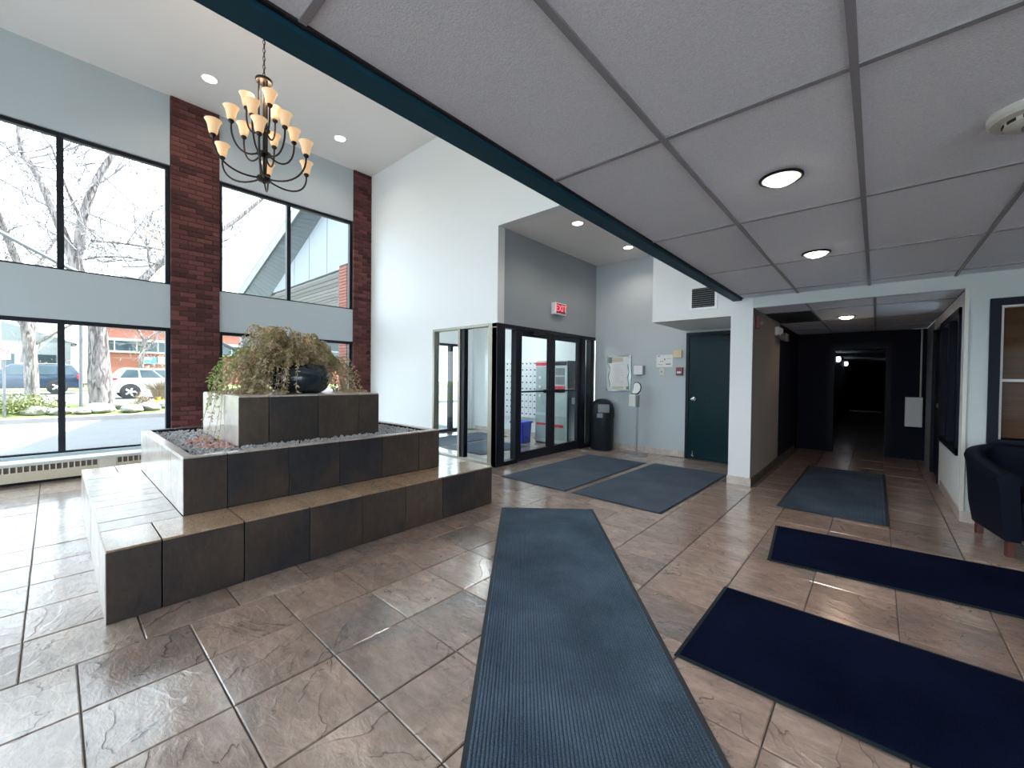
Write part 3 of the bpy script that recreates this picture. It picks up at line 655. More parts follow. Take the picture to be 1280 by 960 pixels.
# outer door
s3 = empty('door_4', (XL - .08, 5.8, 0), kind=S)
for y0, y1 in ((4.75, 4.82), (5.80, 5.88), (6.34, 6.44), (6.84, 6.9)):
    obj('frame', MB().box(XL - .12, XL - .02, y0, y1, 0, 2.1), FB, s3)
obj('frame', MB().box(XL - .12, XL - .02, 4.75, 6.9, 2.04, 2.1), FB, s3)
obj('frame', MB().box(XL - .12, XL - .02, 4.75, 6.9, 0, .06), FB, s3)
for y0, y1 in ((4.82, 5.80), (5.88, 6.34), (6.44, 6.84)):
    obj('pane', MB().box(XL - .073, XL - .067, y0, y1, .06, 2.04), M['glass'], s3)
lamp('vestibule_fill_light', 'POINT', (-5.6, 5.7, 2.5), 9, (.95, .98, 1.0), .15)  # added fill light without a fixture, brightens the vestibule
# mailboxes
mbx = empty('mailbox_bank', (-6.05, 7.0, .42), 'bank of small white mailboxes with keyholes on the vestibule back wall', 'mailboxes')
obj('cabinet', MB().box(-7.0, -5.16, 6.965, 7.048, .42, 1.72), M['mailbox'], mbx)
dm = MB().box(-.053, .053, -.012, .004, -.064, .064).mesh('mailbox_door', M['mailbox'], bevel=.004)
km = MB().lathe([(0, -.006), (.017, -.006), (.017, .006), (0, .006)], 8, axis='y').mesh('lock', M['dark'])
for i in range(16):
    for j in range(9):
        d = inst('mailbox_door', dm, (-6.9 + i * .115 + 6.05, -.045, .5 + j * .138 - .42), mbx)
        inst('lock', km, (.0, -.014, .01), d)
# kiosk
kx0, kx1, ky0, ky1, kh = -5.15, -4.37, 6.5, 6.955, 1.64
kk = empty('vending_machine', (-4.76, 6.74, 0), 'tall vending machine with red bands and dark green side behind the entry doors', 'vending machine')
obj('body', MB().box(kx0, kx1, ky0 + .03, ky1, .0, kh), M['kiosk_dark'], kk, bevel=.008)
obj('front_frame', MB().box(kx0, kx1 - .015, ky0, ky0 + .03, .03, kh - .01), M['kiosk_grey'], kk, bevel=.004)
obj('header_band', MB().box(kx0 + .01, kx0 + .44, ky0 - .008, ky0, 1.55, 1.61), M['label_red'], kk)
obj('header_band', MB().box(kx0 + .46, kx1 - .03, ky0 - .008, ky0, 1.55, 1.62), M['black'], kk, label='black header band')
obj('display_panel', MB().box(kx0 + .03, kx0 + .45, ky0 - .006, ky0, .62, 1.52), M['kiosk_face'], kk)
obj('screen', MB().box(kx0 + .50, kx1 - .08, ky0 - .008, ky0, 1.36, 1.50), M['grey'], kk)
obj('screen', MB().box(kx0 + .50, kx1 - .08, ky0 - .008, ky0, 1.18, 1.33), M['grey'], kk)
obj('label', MB().box(kx0 + .44, kx1 - .06, ky0 - .01, ky0, 1.03, 1.15), M['label_red'], kk)
obj('lower_panel', MB().box(kx0 + .02, kx1 - .05, ky0 - .006, ky0, .10, .56), M['kiosk_face'], kk)
obj('label', MB().box(kx0 + .04, kx0 + .42, ky0 - .012, ky0 - .006, .37, .41), M['label_red'], kk)
obj('label', MB().box(kx0 + .47, kx1 - .09, ky0 - .012, ky0 - .006, .35, .40), M['label_red'], kk)
for q in range(3): obj('knob', MB().lathe([(0, 0), (.03, 0), (.03, .02), (0, .02)], 12, (kx0 + .13, ky0 - .026, .95 + q * .18), 'y'), M['white'], kk)
obj('side_badge', MB().lathe([(0, 0), (.035, 0), (.035, .006), (0, .006)], 14, (kx1, 6.75, 1.24), 'x'), M['label_red'], kk)
obj('side_plate', MB().box(kx1, kx1 + .004, 6.64, 6.84, .80, .93), M['kiosk_grey'], kk)
# blue bin
bb = empty('recycling_bin', (-5.32, 6.27, 0), 'blue plastic recycling bin in front of the white mailboxes', 'bin')
mb = MB().prism([(-5.45, 6.14, .004), (-5.19, 6.14, .004), (-5.19, 6.40, .004), (-5.45, 6.40, .004)], (0, 0, .40))
for i in range(4, 8):
    x, y, z = mb.v[i]; mb.v[i] = (-5.32 + (x + 5.32) * 1.15, 6.27 + (y - 6.27) * 1.15, z)
obj('body', mb, M['blue_bin'], bb, bevel=.01)
obj('rim', MB().box(-5.49, -5.15, 6.10, 6.44, .395, .43), M['blue_bin'], bb, bevel=.008)

# ================================================================== ALCOVE: DOOR, SIGNS, FITTINGS
d3 = empty('door_3', (-1.89, YB, 0), kind=S)
obj('frame', MB().box(-2.36, -2.315, YB - .02, YB + .10, 0, 2.075), M['door_frame'], d3)
obj('frame', MB().box(-1.465, -1.42, YB - .02, YB + .10, 0, 2.075), M['door_frame'], d3)
obj('frame', MB().box(-2.315, -1.465, YB - .02, YB + .10, 2.03, 2.075), M['door_frame'], d3)
obj('leaf', MB().box(-2.312, -1.468, YB + .0, YB + .045, .008, 2.027), M['door_green'], d3)
obj('knob', MB().lathe([(0, -.062), (.026, -.055), (.032, -.04), (.024, -.022), (.013, -.016), (.013, -.008), (.034, -.006), (.034, 0)], 18, (-2.235, YB, .985), 'y'), M['chrome'], d3, smooth=True)
obj('door_closer', MB().box(-1.80, -1.52, YB - .055, YB - .001, 1.93, 1.99).box(-1.85, -1.6, YB - .05, YB - .03, 2.0, 2.02), M['black'], d3, bevel=.005)
obj('door_stop', MB().tube([(-2.24, YB - .002, .13), (-2.22, YB - .06, .07)], .006, 6).tube([(-2.235, YB - .05, .075), (-2.21, YB - .065, .055)], .011, 6), M['steel'], d3)
# exit sign
ex = empty('exit_sign', (XV, 5.71, 2.47), 'white exit sign with glowing red letters on the grey wall above the entry doors', 'sign')
obj('housing', MB().box(XV + .001, XV + .085, 5.55, 5.87, 2.375, 2.57), M['white'], ex, bevel=.006)
obj('face', MB().box(XV + .085, XV + .089, 5.575, 5.845, 2.395, 2.55), M['exit_face'], ex)
mt = Matrix.Translation((XV + .091, 5.71, 2.472)) @ Matrix(((0, 0, 1, 0), (1, 0, 0, 0), (0, 1, 0, 0), (0, 0, 0, 1)))
text('letters', 'EXIT', .152, mt, M['exit_red'], ex)
# framed notice
def on_back(x0, x1, z0, z1, y0, y1): return MB().box(x0, x1, YB - y1, YB - y0, z0, z1)
pf = empty('framed_notice', (-3.57, YB, 1.41), 'silver-framed notice board with leafy border on the alcove wall', 'notice')
x0, x1, z0, z1 = -3.815, -3.325, 1.075, 1.735
obj('backing', on_back(x0, x1, z0, z1, .001, .015), M['paper'], pf)
obj('frame', on_back(x0, x1, z1 - .022, z1, .001, .03).box(x0, x1, YB - .03, YB - .001, z0, z0 + .022).box(x0, x0 + .022, YB - .03, YB - .001, z0 + .022, z1 - .022).box(x1 - .022, x1, YB - .03, YB - .001, z0 + .022, z1 - .022), M['chrome'], pf, bevel=.004)
obj('notice_sheet', on_back(x0 + .13, x1 - .12, z0 + .10, z1 - .12, .015, .018), M['white'], pf)
obj('heading', on_back(x0 + .12, x1 - .16, z1 - .12, z1 - .04, .015, .019), M['tan_print'], pf)
obj('footer_print', on_back(x0 + .12, x1 - .15, z0 + .045, z0 + .09, .015, .019), M['tan_print'], pf)
ln = MB()
for i in range(14): ln.box(x0 + .16, x0 + .16 + random.uniform(.10, .20), YB - .0195, YB - .018, z0 + .16 + i * .026, z0 + .166 + i * .026)
obj('print_lines', ln, M['ink_soft'], pf)
obj('corner_print', on_back(x0 + .03, x0 + .11, z1 - .14, z1 - .035, .015, .018), M['green_print'], pf)
obj('corner_print', on_back(x1 - .09, x1 - .035, z0 + .035, z0 + .09, .015, .018), M['ink'], pf)
vl = MB()
for sx, n_ in ((x0 + .05, 8), (x1 - .055, 9)):
    pts = [(sx + .016 * math.sin(i * 1.3), YB - .0165, z0 + .06 + i * (z1 - z0 - .22) / n_) for i in range(n_ + 1)]
    vl.tube(pts, [.006 + .004 * math.sin(i * 2.1) ** 2 for i in range(n_ + 1)], 5)
obj('vine_print', vl, M['green_print'], pf)
# soap dispenser
sd = empty('soap_dispenser', (-3.165, YB, 1.46), 'small white wall dispenser right of the framed notice', 'dispenser')
obj('body', on_back(-3.25, -3.085, 1.378, 1.545, .001, .085), M['white'], sd, bevel=.015)
obj('side_shell', on_back(-3.084, -3.066, 1.385, 1.54, .001, .07), M['grey'], sd, bevel=.005)
obj('nozzle', on_back(-3.20, -3.13, 1.362, 1.38, .02, .07), M['grey'], sd)
# sheet, box, plate, pull station
ns = empty('paper_notice', (-2.725, YB, 1.515), 'white paper notice with small sketches between dispenser and door', 'notice')
obj('sheet', on_back(-2.865, -2.585, 1.515, 1.725, .001, .004), M['paper'], ns)
pr_ = MB()
for (a, c, e, f_) in ((-2.845, -2.80, 1.698, 1.712), (-2.80, -2.74, 1.61, 1.618), (-2.73, -2.71, 1.63, 1.66), (-2.70, -2.62, 1.556, 1.574), (-2.84, -2.76, 1.555, 1.561), (-2.69, -2.61, 1.655, 1.66)): pr_.box(a, c, YB - .0048, YB - .004, e, f_)
obj('print_marks', pr_, M['ink'], ns)
pl = empty('switch_plate', (-2.765, YB, 1.36), 'off-white switch plate just below the paper notice', 'switch')
obj('plate', on_back(-2.81, -2.72, 1.365, 1.50, .001, .012), M['offwhite'], pl, bevel=.003)
obj('toggle', on_back(-2.772, -2.76, 1.42, 1.445, .012, .024), M['ink'], pl)
tb = empty('chime_box', (-2.49, YB, 1.67), 'beige square wall box above the red pull station', 'wall box')
obj('housing', on_back(-2.565, -2.425, 1.67, 1.80, .001, .045), M['beige'], tb, bevel=.006)
obj('grille_strip', on_back(-2.51, -2.50, 1.69, 1.78, .045, .048), M['tan_print'], tb)
obj('grille_strip', on_back(-2.475, -2.465, 1.69, 1.78, .045, .048), M['tan_print'], tb)
fa = empty('fire_alarm_pull', (-2.46, YB, 1.365), 'red fire alarm pull station left of the dark green door', 'fire alarm')
obj('housing', on_back(-2.515, -2.405, 1.37, 1.505, .001, .04), M['red'], fa, bevel=.005)
obj('handle', on_back(-2.495, -2.425, 1.405, 1.44, .04, .055), M['white'], fa, bevel=.003)
# sanitiser stand
ss = empty('sanitizer_stand', (-3.03, 6.62, 0), 'slim hand sanitizer stand on a steel base against the alcove wall', 'sanitizer stand')
sx, sy = -3.03, 6.62
obj('base', MB().box(sx - .16, sx + .16, sy - .14, sy + .14, .0, .012), M['steel'], ss, bevel=.004)
obj('post', MB().box(sx - .014, sx + .014, sy - .014, sy + .014, .012, 1.22), M['steel'], ss)
yy = sy - .05
pts = [(-.10, .0), (-.05, -.01), (.02, .0), (.065, .05), (.078, .12), (.06, .18), (.02, .208), (-.03, .205), (-.062, .17), (-.066, .11), (-.08, .05)]
obj('back_plate', MB().prism([(sx + a, yy + .02, 1.045 + c) for a, c in pts], (0, .012, 0)), M['black'], ss)
obj('drip_face', MB().prism([(sx - .008 + (a + .008) * .84, yy + .014, 1.15 + (c - .10) * .84) for a, c in pts], (0, .008, 0)), M['white'], ss)
obj('dispenser', MB().box(sx - .10, sx + .02, yy - .07, yy + .03, .84, 1.045), M['offwhite'], ss, bevel=.01)
obj('reservoir', MB().box(sx + .02, sx + .05, yy - .05, yy + .03, .83, 1.03), M['grey'], ss, bevel=.008)
# dome trash can
tc_ = empty('trash_can', (-3.76, 6.76, 0), 'black dome-top trash can beside the entry doors', 'trash can')
cx, cy = -3.765, 6.745
obj('body', MB().lathe([(0, 0), (.195, 0), (.205, .02), (.212, .60), (.215, .64), (.0, .64)], 32, (cx, cy, 0)), M['black_soft'], tc_, smooth=True)
obj('dome_lid', MB().lathe([(.222, .60), (.222, .68), (.215, .76), (.19, .84), (.14, .90), (.07, .93), (0, .935)], 32, (cx, cy, 0)), M['black_soft'], tc_, smooth=True)
ang = math.atan2(-cy, -cx) + .12
fl_ = MB().box(.165, .232, -.10, .10, .69, .84)
obj('flap', fl_.xform(Matrix.Translation((cx, cy, 0)) @ Matrix.Rotation(ang, 4, 'Z')), M['grey'], tc_, bevel=.02)
obj('push_badge', MB().box(.215, .226, -.12, -.02, .60, .68).xform(Matrix.Translation((cx, cy, 0)) @ Matrix.Rotation(ang, 4, 'Z')), M['grey'], tc_, bevel=.003)
# wall vent on the duct box
vt = empty('wall_vent', (-1.71, YC, 2.40), 'square louvred wall vent in a white frame beside the teal beam', 'vent')
vx0, vx1, vz0, vz1 = -1.885, -1.54, 2.225, 2.54
obj('back_plate', MB().box(vx0 + .03, vx1 - .03, YC - .004, YC - .001, vz0 + .03, vz1 - .03), M['dark'], vt)
obj('frame', MB().box(vx0, vx1, YC - .014, YC - .001, vz0, vz0 + .03).box(vx0, vx1, YC - .014, YC - .001, vz1 - .03, vz1).box(vx0, vx0 + .03, YC - .014, YC - .001, vz0 + .03, vz1 - .03).box(vx1 - .03, vx1, YC - .014, YC - .001, vz0 + .03, vz1 - .03), M['white'], vt)
for i in range(9):
    z = vz0 + .045 + i * .0275
    obj('slat', MB().prism([(vx0 + .03, YC - .005, z + .008), (vx0 + .03, YC - .016, z), (vx0 + .03, YC - .014, z - .003), (vx0 + .03, YC - .004, z + .004)], (vx1 - vx0 - .06, 0, 0)), M['grey'], vt, centre=True)

# ================================================================== CORRIDOR FITTINGS
hn = empty('alarm_horn', (-1.135, 5.85, 2.02), 'dark red alarm horn high on the corridor left wall', 'alarm')
obj('housing', MB().box(-1.134, -1.09, 5.80, 5.90, 1.95, 2.10), M['red'], hn, bevel=.004)
obj('strobe', MB().lathe([(0, 0), (.022, 0), (.022, .03), (0, .045)], 12, (-1.09, 5.85, 2.02), 'x'), M['grey'], hn)
el = empty('emergency_light', (-1.135, 7.3, 2.05), 'white twin-head emergency light on the dim corridor wall', 'emergency light')
obj('housing', MB().box(-1.134, -1.08, 7.12, 7.48, 1.98, 2.10), M['white'], el, bevel=.006)
for dy in (-.1, .1):
    h_ = obj('lamp_head', MB().lathe([(.02, 0), (.05, .02), (.06, .08), (0, .085)], 16, (-1.08, 7.3 + dy, 1.95), 'x'), M['grey'], el, smooth=True)
eb = empty('wall_cabinet', (.47, 9.6, .6), 'white metal wall cabinet on the dark far wall of the corridor', 'cabinet')
obj('body', MB().box(.37, .58, 9.47, 9.598, .56, 1.05), M['mailbox'], eb, bevel=.004)
obj('door', MB().box(.378, .572, 9.46, 9.47, .57, 1.04), M['mailbox'], eb, bevel=.002)
obj('conduit', MB().tube([(.475 + .08, 9.58, 1.05), (.475 + .08, 9.58, 2.18)], .012, 8), M['offwhite'], eb)
# far doorway frame
df = empty('door_5', (-.23, 9.66, 0), kind=S)
obj('frame', MB().box(-.66, -.58, 9.57, 9.74, 0, 1.98), M['navy_frame'], df)
obj('frame', MB().box(.12, .20, 9.57, 9.74, 0, 1.98), M['navy_frame'], df)
obj('frame', MB().box(-.58, .12, 9.57, 9.74, 1.88, 1.98), M['navy_frame'], df)
# right side window wall of the corridor and a door beyond it
w9 = empty('window_9', (.66, 6.7, .6), kind=S)
for y0, y1 in ((5.95, 6.02), (6.66, 6.74), (7.38, 7.45)): obj('frame', MB().box(.60, .70, y0, y1, .60, 2.05), M['navy_frame'], w9)
obj('frame', MB().box(.60, .70, 5.95, 7.45, 1.98, 2.05), M['navy_frame'], w9)
obj('frame', MB().box(.60, .70, 5.95, 7.45, .58, .65), M['navy_frame'], w9)
obj('pane', MB().box(.655, .661, 6.02, 6.66, .65, 1.98), M['glass_in'], w9)
obj('pane', MB().box(.655, .661, 6.74, 7.38, .65, 1.98), M['glass_in'], w9)
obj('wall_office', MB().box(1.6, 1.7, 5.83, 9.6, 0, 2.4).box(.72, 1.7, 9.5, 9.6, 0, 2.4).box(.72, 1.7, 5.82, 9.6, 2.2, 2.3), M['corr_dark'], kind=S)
d6 = empty('door_6', (.66, 8.04, 0), kind=S)
obj('leaf', MB().box(.64, .68, 7.6, 8.48, .01, 2.04), M['navy_frame'], d6)
obj('frame', MB().box(.605, .715, 7.56, 7.60, 0, 2.06).box(.605, .715, 8.48, 8.52, 0, 2.06), M['navy_frame'], d6)
obj('knob', MB().lathe([(0, -.05), (.03, -.04), (.03, -.02), (.012, -.01), (.012, 0)], 14, (.64, 7.69, 1.0), 'x'), M['steel'], d6)
# interior window with brown blind
w10 = empty('window_10', (1.5, YC + .05, .74), kind=S)
NF = M['navy_frame']
obj('frame', MB().box(.762, .83, YC - .025, YC + .10, .74, 2.07), NF, w10, bevel=.003)
obj('frame', MB().box(2.232, 2.3, YC - .025, YC + .10, .74, 2.07), NF, w10, bevel=.003)
obj('frame', MB().box(.83, 2.232, YC - .025, YC + .10, 2.005, 2.07), NF, w10, bevel=.003)
obj('frame', MB().box(.83, 2.232, YC - .025, YC + .10, .74, .80), NF, w10, bevel=.003)
obj('sash', MB().box(.83, .848, YC + .0, YC + .07, .80, 2.005), M['offwhite'], w10)
obj('sash', MB().box(2.214, 2.232, YC + .0, YC + .07, .80, 2.005), M['offwhite'], w10)
obj('sash', MB().box(.848, 2.214, YC + .0, YC + .07, 1.985, 2.005), M['offwhite'], w10)
obj('meeting_rail', MB().box(.848, 2.214, YC - .002, YC + .05, 1.318, 1.342), M['offwhite'], w10)
obj('pane', MB().box(.848, 2.214, YC + .03, YC + .036, .80, 1.985), M['glass_dim'], w10)
bl = empty('window_blind', (1.53, YC + .10, .80), 'brown wooden slatted blind behind the navy-framed window', 'blind')
sm_ = MB().prism([(-.68, -.014, -.010), (-.68, .014, .012), (-.68, .014, .014), (-.68, -.014, -.008)], (1.36, 0, 0)).mesh('slat', M['blind'])
for i in range(58): inst('slat', sm_, (0, 0, .02 + i * .0205), bl)
obj('headrail', MB().box(.85, 2.21, YC + .08, YC + .125, 1.985, 2.02), M['blind'], bl)
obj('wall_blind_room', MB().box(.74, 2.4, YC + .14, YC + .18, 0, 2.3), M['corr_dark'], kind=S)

# ================================================================== CEILING LIGHTS
BACKS = {}
def downlight(x, y, z, label, group, r=.075, drop=True, warm=False, e=6, spot=True):
    t = empty('ceiling_light', (x, y, z), label, 'ceiling light', group)
    obj('trim_ring', MB().lathe([(r + .012, .002), (r + .012, -.005), (r + .005, -.009), (r, -.005), (r, .002)], 28, (x, y, z)), M['black'] if drop else M['white'], t, smooth=True)
    obj('reflector', MB().lathe([(r, -.006), (r - .004, -.003), (0, -.002)], 28, (x, y, z)), M['bulb'] if not drop else M['white'], t)
    if drop:
        obj('bulb', MB().lathe([(0, -.034), (r * .45, -.030), (r * .78, -.016), (r * .8, -.004), (0, -.003)], 24, (x, y, z)), M['bulb_hot'] if warm else M['bulb'], t, smooth=True)
    lamp('glow', 'SPOT', (x, y, z - .045), e, (1, .86, .74) if not warm else (1, .70, .50), .05, t, R(150))
    return t
downlight(-.37, 2.40, ZL - .002, 'recessed ceiling light with dark ring, the nearer one in the tiled ceiling', 'recessed lights in the tiled ceiling', .082, e=5)
downlight(-.37, 3.985, ZL - .002, 'recessed ceiling light with dark ring, the farther one towards the corridor', 'recessed lights in the tiled ceiling', .082, e=5)
downlight(-.32, 7.22, 2.188, 'glowing warm ceiling light at the mouth of the dark corridor', None, .09, warm=True, e=.9)
downlight(-3.165, 4.90, ZA, 'white recessed light in the alcove ceiling nearer the lobby', 'recessed lights in the alcove ceiling', .07, False, e=2.5)
downlight(-3.10, 6.33, ZA, 'white recessed light in the alcove ceiling nearer the back wall', 'recessed lights in the alcove ceiling', .07, False, e=2.5)
downlight(-6.77, 1.42, ZH, 'white recessed light in the high ceiling left of the chandelier', 'recessed lights in the high ceiling', .08, False, e=2.5)
downlight(-6.78, 3.215, ZH, 'white recessed light in the high ceiling right of the chandelier', 'recessed lights in the high ceiling', .08, False, e=2.5)
sdx, sdy = .415, 2.40
sm = empty('smoke_detector', (sdx, sdy, ZL), 'round white smoke detector on the tiled ceiling', 'smoke detector')
obj('base', MB().lathe([(.118, .004), (.118, -.018), (.108, -.028), (.085, -.03), (0, -.03)], 32, (sdx, sdy, ZL)), M['offwhite'], sm, smooth=True)
obj('chamber', MB().lathe([(.075, -.028), (.075, -.045), (.06, -.055), (.0, -.056)], 32, (sdx, sdy, ZL)), M['offwhite'], sm, smooth=True)
vs_ = MB()
for i in range(10):
    a = i * math.pi / 5
    vs_.box(sdx + .058, sdx + .077, sdy - .014, sdy + .014, ZL - .043, ZL - .032, a, (sdx, sdy))
obj('vent_slots', vs_, M['dark'], sm)
obj('lens', MB().lathe([(.03, -.054), (.03, -.062), (0, -.064)], 16, (sdx, sdy, ZL)), M['grey'], sm)
lampnames = ['nearest lit lamp on the left wall beyond the corridor doorway', 'second lit lamp along the left wall beyond the corridor doorway', 'third lit lamp along the left wall beyond the corridor doorway', 'farthest small lit lamp deep in the dark corridor']
for i, (x, y, z) in enumerate(((-.80, 10.6, 1.90), (-.80, 14.5, 1.90), (-.80, 18.4, 1.90), (.50, 20.0, 1.93))):
    l_ = empty('corridor_lamp', (x, y, z), lampnames[i], 'wall lamp', 'lamps along the dark corridor')
    sgn = -1 if x < 0 else 1
    obj('backplate', MB().box(x + sgn * .05, x + sgn * .035, y - .08, y + .08, z - .08, z + .1), M['steel'], l_)
    obj('diffuser', MB().lathe([(.025, -.07), (.05, -.03), (.055, .03), (.04, .08), (0, .085)], 14, (x - sgn * .01, y, z)), M['tube'], l_, smooth=True)
    lamp('glow', 'POINT', (x - sgn * .12, y, z), .03, (.8, .88, 1.0), .05, l_)

# ================================================================== CHANDELIER
cx, cy = -4.494, 1.377
ch = empty('chandelier', (cx, cy, 3.165), 'dark bronze chandelier with fifteen amber glass shades on a long chain', 'chandelier')
obj('stem', MB().tube([(cx, cy, 3.19), (cx, cy, 4.15)], .011, 10), M['bronze'], ch)
for a in range(3):
    x, y = cx + .042 * math.cos(a * 2.094 + .3), cy + .042 * math.sin(a * 2.094 + .3)
    obj('rod', MB().tube([(x * .55 + cx * .45, y * .55 + cy * .45, 3.22), (x, y, 3.45), (x, y, 4.15)], .0085, 8), M['bronze'], ch)
obj('top_disc', MB().lathe([(0, 4.145), (.07, 4.145), (.075, 4.155), (.072, 4.172), (.03, 4.185), (.012, 4.20), (0, 4.20)], 24, (cx, cy, 0)), M['bronze'], ch, smooth=True)
obj('hub', MB().lathe([(0, 3.165), (.012, 3.175), (.02, 3.188), (.055, 3.195), (.068, 3.215), (.055, 3.238), (.03, 3.25), (0, 3.255)], 20, (cx, cy, 0)), M['bronze'], ch, smooth=True)
obj('hub', MB().lathe([(0, 3.425), (.03, 3.43), (.062, 3.445), (.062, 3.465), (.03, 3.48), (0, 3.485)], 20, (cx, cy, 0)), M['bronze'], ch, smooth=True)
obj('hub', MB().lathe([(0, 3.665), (.05, 3.675), (.055, 3.69), (.03, 3.705), (0, 3.71)], 20, (cx, cy, 0)), M['bronze'], ch, smooth=True)
lk = MB()
for i in range(27):
    z = 4.195 + i * .0395
    pts = []
    for k_ in range(9):
        a = k_ / 8 * 2 * math.pi
        u_, v_ = .010 * math.cos(a), .024 * math.sin(a)
        pts.append((cx + (u_ if i % 2 else 0), cy + (0 if i % 2 else u_), z + .02 + v_))
    lk.tube(pts, .0032, 5, cap=False)
obj('chain', lk, M['bronze'], ch)
obj('ceiling_rose', MB().lathe([(.01, 5.245), (.06, 5.255), (.07, 5.279), (0, 5.279)], 20, (cx, cy, 0)), M['bronze'], ch, smooth=True)
obj('cord', MB().tube([(cx + .004, cy + .004, 4.2), (cx + .004, cy + .004, 5.25)], .0025, 5), M['bronze'], ch)
# one arm of each tier is built once, its mesh shared by the others of the tier
def arm_pts(rh, zh, rs, zs, dip):
    p = []
    P0, P1, P2, P3 = (rh, zh), (rh + (rs - rh) * .55, zh - dip), (rs + .01, zs - .18), (rs, zs)
    for i in range(13):
        t = i / 12; a, b_, c_, d_ = (1 - t) ** 3, 3 * t * (1 - t) ** 2, 3 * t * t * (1 - t), t ** 3
        p.append((a * P0[0] + b_ * P1[0] + c_ * P2[0] + d_ * P3[0], 0, a * P0[1] + b_ * P1[1] + c_ * P2[1] + d_ * P3[1]))
    return p
shade_prof = [(.022, 0), (.030, .005), (.036, .022), (.040, .048), (.045, .074), (.053, .098), (.064, .116), (.066, .119), (.062, .117), (.050, .097), (.041, .073), (.036, .048), (.030, .018), (.0, .010)]
shade_me = MB().lathe(shade_prof, 24).mesh('glass_shade', M['shade'], smooth=True)
sock_me = MB().lathe([(0, -.035), (.010, -.035), (.013, -.028), (.023, -.02), (.026, -.008), (.020, .004), (.010, .010), (0, .010)], 16).mesh('socket', M['bronze'], smooth=True)
for n_, rh, zh, rs, zc, dip, ph in ((6, .045, 3.215, .425, 3.50, .07, -22), (6, .05, 3.452, .265, 3.735, .10, -37), (3, .03, 3.69, .145, 3.935, .10, 2)):
    zs = zc - .058
    me = MB().tube(arm_pts(rh, zh - 3.165, rs, zs - .03 - 3.165, dip), .0085, 8).mesh('arm', M['bronze'], smooth=True)
    for i in range(n_):
        a = R(ph + i * 360 / n_)
        ar = inst('arm', me, (0, 0, 0), ch, a)
        inst('socket', sock_me, (rs, 0, zs - 3.165), ar)
        inst('glass_shade', shade_me, (rs, 0, zs - 3.165), ar)
lamp('glow', 'POINT', (cx, cy, 4.05), 4, (1, .75, .5), .2, ch)

# ================================================================== PLANTER
pln = empty('tiled_planter', (-4.28, 1.6, 0), 'three-tiered slate-tiled planter with a bench around it in the lobby', 'planter')
X1a, X1b, Y1a, Y1b, Z1 = -5.62, -2.95, .173, 3.02, .388
X2a, X2b, Y2a, Y2b, Z2 = -5.235, -3.335, .555, 2.635, .767
X3a, X3b, Y3a, Y3b, Z3 = -4.87, -3.74, .967, 2.185, 1.137
TT = .012
b = MB().box(X1a + TT, X1b - TT, Y1a + TT, Y1b - TT, 0, Z1 - TT)
b.box(X2a + TT, X2b - TT, Y2a + TT, Y2a + .055, Z1 - TT, Z2 - TT).box(X2a + TT, X2b - TT, Y2b - .055, Y2b - TT, Z1 - TT, Z2 - TT).box(X2a + TT, X2a + .055, Y2a + .055, Y2b - .055, Z1 - TT, Z2 - TT).box(X2b - .055, X2b - TT, Y2a + .055, Y2b - .055, Z1 - TT, Z2 - TT)
b.box(X2a + .055, X2b - .055, Y2a + .055, Y2b - .055, Z1 - TT, .725)
b.box(X3a + TT, X3b - TT, Y3a + TT, Y3b - TT, .7, Z3 - TT)
obj('core', b, M['grout_dark'], pln)
G = .007
def riser(xa, xb, ya, yb, z0, z1, xj, yj, m_x, m_y):
    """tiles on the four sides; xj / yj list the joints along each side"""
    for a, c in zip(yj, yj[1:]):
        obj('tile', MB().box(xb - TT, xb + random.uniform(-.001, .001), a + G / 2, c - G / 2, z0 + .002, z1), m_x, pln, bevel=.0015, centre=True)
        obj('tile', MB().box(xa, xa + TT, a + G / 2, c - G / 2, z0 + .002, z1), m_x, pln, bevel=.0015, centre=True)
    for a, c in zip(xj, xj[1:]):
        obj('tile', MB().box(a + G / 2, c - G / 2, ya + random.uniform(-.001, .001), ya + TT, z0 + .002, z1), m_y, pln, bevel=.0015, centre=True)
        obj('tile', MB().box(a + G / 2, c - G / 2, yb - TT, yb, z0 + .002, z1), m_y, pln, bevel=.0015, centre=True)
yj1 = [Y1a, .40, .797, 1.195, 1.59, 1.98, 2.375, 2.78, Y1b]; xj1 = [X1a, -5.34, -4.94, -4.54, -4.14, -3.74, -3.34, X1b]
yj2 = [Y2a, .80, 1.197, 1.591, 1.987, 2.381, Y2b]; xj2 = [X2a, -4.94, -4.54, -4.14, -3.735, X2b]
yj3 = [Y3a, 1.187, 1.586, 1.971, Y3b]; xj3 = [X3a, -4.54, -4.14, X3b]
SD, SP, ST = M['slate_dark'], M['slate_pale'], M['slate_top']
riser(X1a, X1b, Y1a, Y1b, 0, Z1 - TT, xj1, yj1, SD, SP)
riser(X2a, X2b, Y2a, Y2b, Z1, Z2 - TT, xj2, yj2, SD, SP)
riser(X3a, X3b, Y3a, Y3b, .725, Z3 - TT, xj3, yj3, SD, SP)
def flat(xa, xb, ya, yb, z, m_): obj('tile', MB().box(xa + G / 2, xb - G / 2, ya + G / 2, yb - G / 2, z - TT, z + random.uniform(-.0007, .0007)), m_, pln, bevel=.0015, centre=True)
for a, c in zip(yj1, yj1[1:]):
    flat(X2b, X1b, a, c, Z1, ST); flat(X1a, X2a, a, c, Z1, ST)
for a, c in zip([X2a, -5.04, -4.84, -4.54, -4.34, -4.14, -3.94, -3.74, -3.54, X2b], [-5.04, -4.84, -4.54, -4.34, -4.14, -3.94, -3.74, -3.54, X2b]):
    flat(a, c, Y1a, Y2a, Z1, SP); flat(a, c, Y2b, Y1b, Z1, SP)
